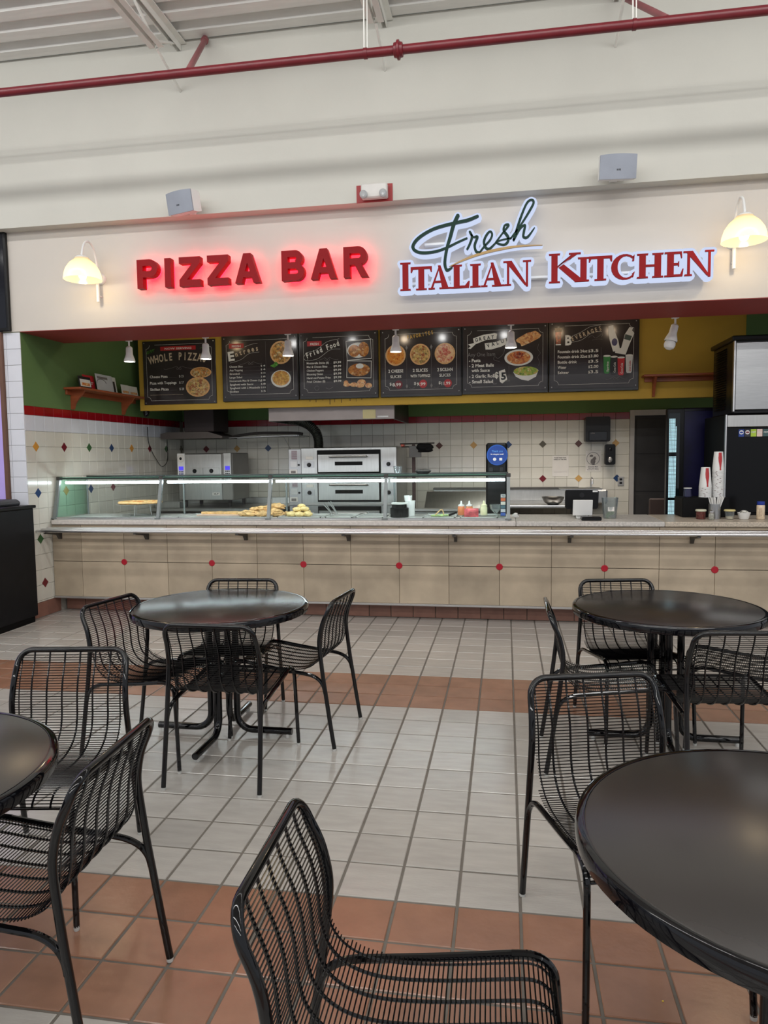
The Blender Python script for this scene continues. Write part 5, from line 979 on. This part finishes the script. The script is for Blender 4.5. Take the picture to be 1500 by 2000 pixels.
for k in range(40): MB().tube([(-2.32 + k * .0235, 2.2, 1.785), (-2.32 + k * .0235, 2.5, 1.785)], .0025, 4).build('wire', M_steel, ws)
MB().tube(smooth_path([(-2.30, 2.25, 1.80), (-2.0, 2.25, 1.835), (-1.7, 2.25, 1.835), (-1.45, 2.25, 1.83), (-1.36, 2.25, 1.815)], 4), .018, 8).build('rolled_cloth', mat('dark_cloth', (50, 44, 42), 0.8), ws)
MB().tube([(-1.60, 2.2, 1.785), (-1.50, 2.2, 1.60), (-1.45, 2.2, 1.50)], .004, 5).build('strut', M_steel, ws)
tag(MB().tube(smooth_path([(-3.21, 1.7, 1.92), (-3.205, 1.72, 1.70), (-3.2, 1.9, 1.50), (-3.2, 2.05, 1.42), (-3.2, 2.2, 1.52), (-3.2, 2.2, 1.80)], 4), .004, 5).build('cable', M_bplas, loc=(-3.2, 1.9, 1.45)), 'thin dark cable looping down the tiled left wall', 'cable')
# pizza deck oven
ov = thing('deck_oven', 'large stainless deck oven with three stacked baking doors', 'oven', (-.74, 2.2, 0))
MB().cbox(-1.25, -.07, 1.77, 2.65, .30, 1.63, .006).build('body', M_steelh, ov); MB().cbox(-1.41, -1.25, 1.77, 2.62, .34, 1.62, .005).build('control_column', mat('light_grey_steel', (176, 176, 178), 0.4, 0.75), ov)
for x in (-1.35, -.15):
    for y in (1.82, 2.58): MB().tube([(x, y, 0), (x, y, .34)], .03, 10).build('leg', M_dsteel, ov)
for k, z in enumerate((1.325, 0.985, 0.645)):
    MB().cbox(-1.045, -.265, 1.752, 1.772, z - .012, z + .275, .002).build('door_recess', M_bmatte, ov)
    p = MB().cbox(-1.032, -.278, 1.735, 1.755, z + .008, z + .225, .005).build('baking_door', M_steelh, ov)
    MB().tube(smooth_path([(-.88, 1.736, z + .195), (-.87, 1.695, z + .195), (-.84, 1.69, z + .197), (-.46, 1.69, z + .197), (-.43, 1.695, z + .195), (-.42, 1.736, z + .195)], 4), .011, 8).build('handle', M_alu, p)
    MB().cbox(-.82, -.48, 1.732, 1.736, z + .09, z + .135, .003).build('vent_slot', M_bmatte, p)
    for x in (-1.15, -.17):
        MB().cbox(x - .065, x + .065, 1.766, 1.771, z + .065, z + .14, .001).build('knob_plate', M_plate if 0 else mat('light_grey_steel', (176, 176, 178), 0.4, 0.75), ov); MB().lathe([(0, -.03), (.018, -.03), (.024, -.02), (.026, 0)], (x, 1.768, z + .10), 16, 'Y').build('knob', M_bplas, ov)
    MB().cbox(-1.19, -1.10, 1.766, 1.771, z + .165, z + .20, .001).build('label', M_plate, ov)
    q = MB()
    for r in range(9): q.cbox(-1.37, -1.30, 1.765, 1.771, z + .17 + r * .012, z + .176 + r * .012, .001)
    tag(q.build('vent_lines', mat('rose_grey_print', (140, 100, 110), 0.5), ov), kind='stuff')
    MB().cbox(-1.385, -1.30, 1.765, 1.771, z + .075, z + .145, .001).build('plate', M_trim, ov); MB().lathe([(0, -.012), (.012, -.012), (.013, 0)], (-1.28, 1.769, z + .10), 12, 'Y').build('switch', M_bplas, ov)
    MB().cbox(-1.40, -1.30, 1.763, 1.771, z - .01, z + .045, .001).build('rating_plate', M_plate, ov); MB().cbox(-1.38, -1.32, 1.761, 1.764, z + .0, z + .03, .001).build('plate_print', M_chalk2, ov)
    MB().cbox(-1.41, -.07, 1.745, 1.80, z - .05, z - .028, .003).build('deck_seam', M_trim, ov)
pth = smooth_path([(-1.55, 2.2, 2.02), (-1.40, 2.2, 1.985), (-1.27, 2.2, 1.93), (-1.17, 2.2, 1.83), (-1.14, 2.2, 1.72), (-1.14, 2.2, 1.625)], 14)
tag(MB().tube(pth, .06, 16, radii=[.060 + (.0045 if i % 2 else -.004) for i in range(len(pth))]).build('flexible_duct', mat('crinkled_foil', (104, 106, 100), 0.35, 0.9, var=0.3, scale=30, bump=0.6, bscale=80), loc=(-1.14, 2.2, 1.6)), 'crinkled silver flexible duct rising from the deck oven', 'duct')
ho = thing('exhaust_hood', 'long stainless exhaust hood over the deck oven', 'hood', (-.8, 2.1, 1.94))
q = MB().cbox(-1.56, -.05, 1.50, 1.53, 1.945, 2.20, .004); q.build('front_panel', mat('warm_steel_hood', (150, 140, 138), 0.45, 0.5), ho); MB().cbox(-.075, -.05, 1.53, 2.725, 1.945, 2.20, .003).cbox(-1.56, -1.535, 1.53, 2.725, 1.945, 2.20, .003).build('side_panel', M_dsteel, ho); MB().cbox(-1.535, -.075, 1.53, 2.725, 2.05, 2.07, .003).build('underside', M_bmatte, ho)
MB().cbox(-.42, -.27, 1.494, 1.50, 1.955, 2.06, .001).build('yellow_notice', mat('pale_yellow_paper', (214, 200, 150), 0.7), ho); MB().cbox(-.25, -.12, 1.494, 1.50, 1.965, 1.985, .001).build('label', M_trim, ho)
pk = thing('tool_rack', 'dark upright post holding peels and a black cloth beside the oven', 'rack', (.09, 2.2, 0)); MB().cbox(.06, .10, 2.18, 2.22, 0, 1.66, .003).build('post', mat('dark_rust_post', (66, 42, 38), 0.5), pk); MB().tube([(-.06, 2.0, 1.665), (.36, 2.0, 1.67)], .009, 8).tube([(-.06, 2.1, 1.63), (.25, 2.1, 1.63)], .007, 8).build('arm', M_dsteel, pk)
MB().blob((.24, 2.0, 1.615), (.10, .03, .055), 3, .5, 3).build('black_cloth', M_bmatte, pk); MB().cbox(.05, .2, 1.99, 2.0, 1.50, 1.64, .004).build('small_tool', M_dsteel, pk); MB().cbox(-.04, .0, 1.9, 2.0, 1.632, 1.66, .006).build('red_clip', mat('orange_red_plastic', (196, 96, 80), 0.5), pk)
sk = thing('sink_table', 'stainless sink table with a splash back along the rear wall', 'sink', (1.3, 2.2, 0)); MB().cbox(.28, 2.10, 1.75, 2.70, .895, .925, .004).build('tabletop', M_steelh, sk); MB().cbox(.28, 2.10, 2.66, 2.70, .925, 1.08, .004).build('splash_back', M_steelh, sk); MB().cbox(.28, 2.12, 2.60, 2.72, 1.075, 1.10, .004).build('ledge', M_dsteel, sk)
for x in (.34, 1.2, 2.04):
    for y in (1.8, 2.62): MB().tube([(x, y, 0), (x, y, .895)], .02, 8).build('leg', M_steel, sk)
MB().cbox(.9, 1.5, 1.765, 2.5, .55, .60, .004).build('basin', M_dsteel, sk)
fa = MB().tube(smooth_path([(2.27, 2.62, 1.10), (2.27, 2.60, 1.19), (2.27, 2.55, 1.215), (2.27, 2.50, 1.19), (2.27, 2.49, 1.14)], 5), .013, 10); fa.cbox(2.22, 2.32, 2.59, 2.66, 1.08, 1.10, .004); tag(fa.build('faucet', M_alu, loc=(2.27, 2.6, 1.08)), 'chrome faucet behind the black register display', 'faucet')
hb = thing('hand_sink', 'small wall-hung hand sink under the chrome faucet', 'sink', (2.27, 2.6, .85)); MB().cbox(2.12, 2.44, 2.36, 2.725, .90, 1.08, .02).build('basin', M_steelh, hb)
pr = thing('prep_cooler_lid', 'slanted steel lid of a prep cooler behind the display case', 'prep table', (.69, 1.5, 0)); MB().cbox(.20, 1.10, 1.15, 1.70, .0, .905, .006).build('cabinet', M_steelh, pr); q = MB(); q.prism([(1.25, .935), (1.52, .935), (1.56, 1.105), (1.53, 1.105)], 0, 1); q.v = [(.315 + .75 * b_, a, c) for a, b_, c in q.v]; q.build('lid', M_steelh, pr); MB().cbox(.18, 1.12, 1.12, 1.24, .905, .935, .004).build('cutting_edge', M_trim, pr)
bo = tag(MB().lathe([(0, .927), (.06, .927), (.10, .955), (.125, 1.0), (.13, 1.02), (.125, 1.02), (.095, .962), (0, .935)], (1.76, 1.9, 0), 28).build('mixing_bowl', M_steel, loc=(1.76, 1.9, .926)), 'steel mixing bowl on the sink table left of the register', 'bowl')
td = thing('towel_dispenser', 'black paper towel dispenser high on the tiled wall', 'dispenser', (2.337, 2.73, 1.665)); q = MB(); q.prism(grow([(2.215, 1.69), (2.46, 1.69), (2.46, 1.95), (2.215, 1.95)], .026, 10), 2.53, 2.729); q.build('case', M_bplas, td); MB().cbox(2.23, 2.445, 2.515, 2.532, 1.68, 1.79, .01).build('lower_cover', mat('gloss_black_cover', (18, 18, 20), 0.15), td); q = MB(); put_text(q, 'enMotion', 2.25, 1.765, .012, 2.513, w=.05); q.build('lettering', M_chalk2, td)
so = thing('soap_dispenser', 'black oval soap dispenser beside the hand washing notice', 'dispenser', (2.503, 2.73, 1.365)); q = MB(); q.prism(grow([(2.465, 1.40), (2.54, 1.40), (2.54, 1.61), (2.465, 1.61)], .024, 12), 2.63, 2.729); q.build('case', M_bplas, so); MB().blob((2.50, 2.625, 1.44), (.026, .012, .036), 2, 0.0).build('push_button', M_trim, so); MB().blob((2.50, 2.625, 1.57), (.022, .008, .022), 2, 0.0).build('window', M_frame, so)
n1 = thing('paper_notice', 'plain white paper notice taped to the tiles', 'notice', (1.90, 2.728, 1.23)); MB().cbox(1.80, 2.005, 2.7265, 2.729, 1.235, 1.50, .0005).build('sheet', M_plate, n1)
q = MB(); put_text(q, 'PLEASE WASH YOUR', 1.90, 1.465, .012, 2.726, w=.15, align='C', bold=.03); put_text(q, 'HANDS AT THIS SINK', 1.90, 1.443, .012, 2.726, w=.16, align='C', bold=.03); q.build('lettering', M_frame, n1); MB().box(1.82, 1.985, 2.7258, 2.7262, 1.288, 1.290).build('line', M_chalk2, n1)
n2 = thing('hand_washing_notice', 'hand washing notice with a round drawing under the towel dispenser', 'notice', (2.306, 2.728, 1.285)); MB().cbox(2.213, 2.402, 2.7265, 2.729, 1.29, 1.56, .0005).build('sheet', M_plate, n2); MB().tube([(2.306 + .078 * math.cos(a * .2094), 2.726, 1.455 + .078 * math.sin(a * .2094)) for a in range(31)], .0022, 5).build('ring', mat('blue_black_print', (40, 44, 66), 0.5), n2)
q = MB().blob((2.306, 2.726, 1.42), (.028, .001, .045), 4, .5).blob((2.285, 2.726, 1.49), (.022, .001, .014), 7, .3).blob((2.325, 2.726, 1.46), (.018, .001, .02), 9, .4); q.build('drawing', M_chalk2, n2)
q = MB(); 
for k, s_ in enumerate(('Employees Must', 'Wash Hands Before', 'Returning to Work')): put_text(q, s_, 2.306, 1.348 - k * .019, .011, 2.726, w=.12 + .01 * k, align='C', bold=.03)
q.build('lettering', mat('blue_black_print', (40, 44, 66), 0.5), n2)
ot = thing('wall_outlet', 'small grey wall outlet near the door frame', 'outlet', (2.645, 2.73, 1.11)); MB().cbox(2.61, 2.682, 2.72, 2.729, 1.11, 1.225, .003).build('cover_plate', M_trim, ot)
for z in (1.145, 1.19): MB().cbox(2.630, 2.662, 2.717, 2.721, z - .012, z + .014, .002).build('socket', M_frame, ot)
# stand beside the door (brown chair back seen over the counter)
tag(MB().cbox(2.86, 3.10, 2.0, 2.05, .62, .99, .03).cbox(2.88, 2.91, 2.0, 2.04, 0, .66, .004).cbox(3.05, 3.08, 2.0, 2.04, 0, .66, .004).build('stool_back', mat('brown_vinyl', (66, 52, 48), 0.5), loc=(2.98, 2.02, 0)), 'low brown seat back in front of the dark door', 'seat')

# ================================================================= TRASH BIN
tb_ = thing('trash_bin', 'large black trash bin with a grey domed lid at the left edge', 'trash bin', (-3.5, -1.05, 0))
MB().cbox(-3.93, -3.145, -1.42, -.665, .06, 1.075, .006).build('cabinet', mat('black_laminate_bin', (13, 14, 18), 0.5, var=0.1, spec=0.25), tb_); MB().cbox(-3.90, -3.165, -1.40, -.685, 0.0, .06, .004).build('plinth', M_bmatte, tb_); MB().cbox(-3.94, -3.125, -1.435, -.65, 1.075, 1.105, .006).build('top', M_bplas, tb_)
q = MB(); q.prism(grow([(-3.86, 1.125), (-3.26, 1.125), (-3.28, 1.14), (-3.84, 1.14)], .022, 8), -1.30, -.72); q.build('lid', mat('dark_grey_plastic_lid', (58, 58, 62), 0.45), tb_)

# ================================================================= TABLES
def base(t, rz, R_=.385, rc=.075, r=.0185, H=.69):
    for k in range(4):
        a = rz + k * PI / 2; d = Vector((math.cos(a), math.sin(a), 0)); pts = [d * rc + Vector((0, 0, H)), d * rc + Vector((0, 0, .12))]
        for j in range(1, 7): b = j / 6 * PI / 2; pts.append(d * (rc + .085 * (1 - math.cos(b))) + Vector((0, 0, .12 - .085 * math.sin(b))))
        pts.append(d * R_ + Vector((0, 0, .035))); leg = MB().tube(pts, r, 14).build('leg', M_black, t, local=True)
        MB().lathe([(0, 0), (.012, 0), (.013, .012), (.010, .02), (0, .02)], tuple(d * (R_ - .025)), 12).build('foot_glide', M_glide, leg, local=True)
    MB().cbox(-rc * .8, rc * .8, -rc * .8, rc * .8, .30, .345, .004).build('clamp', M_black, t, local=True); MB().cbox(-.16, .16, -.03, .03, .668, .684, .003).cbox(-.03, .03, -.16, .16, .668, .684, .003).build('mounting_plate', M_black, t, local=True)
def table(x, y, label, rz=0.0, proto=[]):
    if proto:
        t = copy_tree(proto[0]); t.location = (x, y, 0); t.rotation_euler = (0, 0, rz); t['label'] = label; return t
    t = thing('round_table', label, 'table', (x, y, 0), rz, 'round black tables'); base(t, 0)
    MB().lathe([(0, .686), (.452, .686), (.452, .7245), (.448, .726), (0, .726)], (0, 0, 0), 72).build('tabletop', M_btop, t, local=True)
    MB().lathe([(.4525, .684), (.466, .684), (.4715, .688), (.473, .70), (.4725, .716), (.469, .7235), (.461, .7265), (.4525, .7262), (.4525, .684)], (0, 0, 0), 72).build('edge_band', M_bband, t, local=True)
    proto.append(t); return t
table(-0.315, -3.075, 'round table left of centre whose top mirrors the case light, ringed by four chairs')
table(2.03, -2.875, 'round dark table near the counter at the right')
table(1.83, -5.205, 'largest round charcoal table in the lower right corner', -0.155)
table(-0.42, -5.21, 'round table cut by the left edge in the foreground', 0.0)

# ================================================================= CHAIRS
def chair_proto():
    t = thing('wire_chair', 'x', 'chair', (0, 0, 0), 0, 'black wire chairs around the tables'); r = .0112
    side = [(.045, .306, .2275), (.056, .38, .2265), (.067, .47, .225), (.075, .55, .223), (.072, .60, .221), (.058, .66, .218), (.036, .71, .215)]
    L = smooth_path([(-w, y, z) for y, z, w in side], 3); zt = .768; rc = .055; w = .2145; yt = lambda z: .036 - (z - .71) * .40
    corner = [(-w + rc * (1 - math.cos(a)), yt(zt - rc + rc * math.sin(a)), zt - rc + rc * math.sin(a)) for a in [k * PI / 2 / 6 for k in range(0, 7)]]
    left = [tuple(p) for p in L] + corner; full = left + [(-x, y, z) for x, y, z in reversed(left)]
    MB().tube(full, r, 12).build('back_frame', M_black, t, local=True)
    for s in (-1, 1):
        l = MB().tube([(s * .2275, .045, .306), (s * .230, .022, .15), (s * .2315, 0, .012)], r, 12).build('leg', M_black, t, local=True); MB().lathe([(0, 0), (.0095, 0), (.0105, .004), (.0105, .016), (0, .016)], (s * .2315, 0, 0), 12).build('foot_glide', M_glide, l, local=True)
        MB().tube(smooth_path([(s * .228, .047, .300), (s * .226, .056, .335), (s * .223, .080, .366), (s * .220, .125, .387), (s * .219, .20, .397), (s * .219, .35, .415), (s * .219, .48, .433)], 4), .0098, 10).build('seat_rail', M_black, t, local=True)
        l = MB().tube(smooth_path([(s * .219, .48, .433), (s * .2192, .515, .435), (s * .220, .545, .427), (s * .221, .566, .405), (s * .223, .575, .365), (s * .227, .585, .20), (s * .2315, .595, .012)], 4), .0098, 10).build('leg', M_black, t, local=True); MB().lathe([(0, 0), (.0085, 0), (.0095, .004), (.0095, .016), (0, .016)], (s * .2315, .595, 0), 12).build('foot_glide', M_glide, l, local=True)
    MB().tube([(-.221, .570, .394), (.221, .570, .394)], .0035, 8).build('front_bar', M_bwire, t, local=True)
    surf = [(.0165, .764), (.036, .712), (.056, .662), (.069, .61), (.0745, .56), (.078, .52), (.092, .475), (.122, .440), (.17, .418), (.24, .410), (.35, .417), (.46, .431), (.51, .436), (.54, .430), (.562, .411), (.569, .396)]
    S_ = smooth_path([(0, y, z) for y, z in surf], 4)
    for x in (-.198, -.150, -.090, -.030, .030, .090, .150, .198):
        pts = []
        for i, p in enumerate(S_):
            tg = (S_[min(i + 1, len(S_) - 1)] - S_[max(i - 1, 0)]).normalized(); nrm = Vector((0, -tg.z, tg.y)); nrm = nrm if nrm.z < 0 or nrm.y < 0 else -nrm
            if nrm.z > 0.01 and nrm.y > 0: nrm = -nrm
            f = min(1, i / 3.0); pts.append(p + Vector((x, 0, 0)) + Vector((0, -abs(nrm.y), -abs(nrm.z))) * .0048 * f)
        MB().tube(pts, .0038 if abs(x) < .19 else .0026, 6, cap=False).build('rod', M_bwire, t, local=True)
    q = MB(); acc = 0; nxt = .016
    for a, b in zip(S_[:-1], S_[1:]):
        d = (b - a).length
        while nxt <= acc + d:
            p = a + (b - a) * ((nxt - acc) / d); hw = .2165
            if p.z > .72: k = (p.z - (zt - rc)) / rc; hw = w - rc * (1 - math.sqrt(max(0, 1 - max(0, k) ** 2)))
            elif p.z > .56: hw = .2185
            elif p.z > .44: hw = .2185 - .014 * min(1, (.56 - p.z) / .06)
            if p.y > .2: hw = .2165 - .0045
            q.tube([(-hw, p.y, p.z), (hw, p.y, p.z)], .0017, 5, cap=False); nxt += .0100
        acc += d
    tag(q.build('cross_wires', M_bwire, t, local=True), kind='stuff'); return t
cproto = chair_proto()
CH = [(-.885, -3.245, .983, -.18, 'chair left of the mirror-topped table, turned in towards it'),
      (-.385, -2.545, .095, -.995, 'chair mostly hidden behind the mirror-topped table, facing the camera'),
      (-.107, -3.755, .012, 1.0, 'chair seen from behind, in front of the mirror-topped table'),
      (.360, -2.985, -.995, .095, 'chair right of the mirror-topped table, seen side-on facing left'),
      (-.480, -4.165, .16, -.987, 'chair behind the table at the left edge, facing the camera'),
      (.222, -5.035, -.998, -.055, 'chair at the lower left, facing the table cut by the left edge'),
      (.748, -5.452, .998, .02, 'nearest chair at bottom centre, facing right, its feet below the frame'),
      (1.492, -4.262, .25, -.968, 'chair behind the largest table, facing the camera'),
      (1.40, -3.125, 1.0, .0, 'chair left of the right-hand table, seen edge-on facing right'),
      (1.848, -2.345, .173, -.985, 'chair between the counter and the right-hand table'),
      (2.20, -3.615, -.10, .995, 'chair seen from behind at the right edge, tucked to the right-hand table'),
      (2.74, -2.86, -.98, .2, 'chair at the right edge facing left, only its seat showing')]
for i, (x, y, fx, fy, lb) in enumerate(CH):
    o = cproto if i == 0 else copy_tree(cproto); v = Vector((fx, fy)).normalized(); o.location = (x, y, 0); o.rotation_euler = (0, 0, math.atan2(-v.x, v.y)); o['label'] = 'black wire ' + lb
for x, y, s_ in ((1.66, -4.92, .008), (1.60, -4.86, .004), (1.64, -4.75, .003)):
    tag(MB().blob((x, y, s_ * .6), (s_, s_ * .8, s_ * .6), 3, .3, 2).build('crumb', mat('yellow_crumb', (222, 190, 70), 0.7), loc=(x, y, 0)), ('largest yellow food crumb on the terracotta floor', 'middle-sized crumb under the largest table', 'smallest crumb, nearest the chair leg')[int((s_ < .006) + (s_ < .0035))], 'crumb', 'crumbs on the floor')
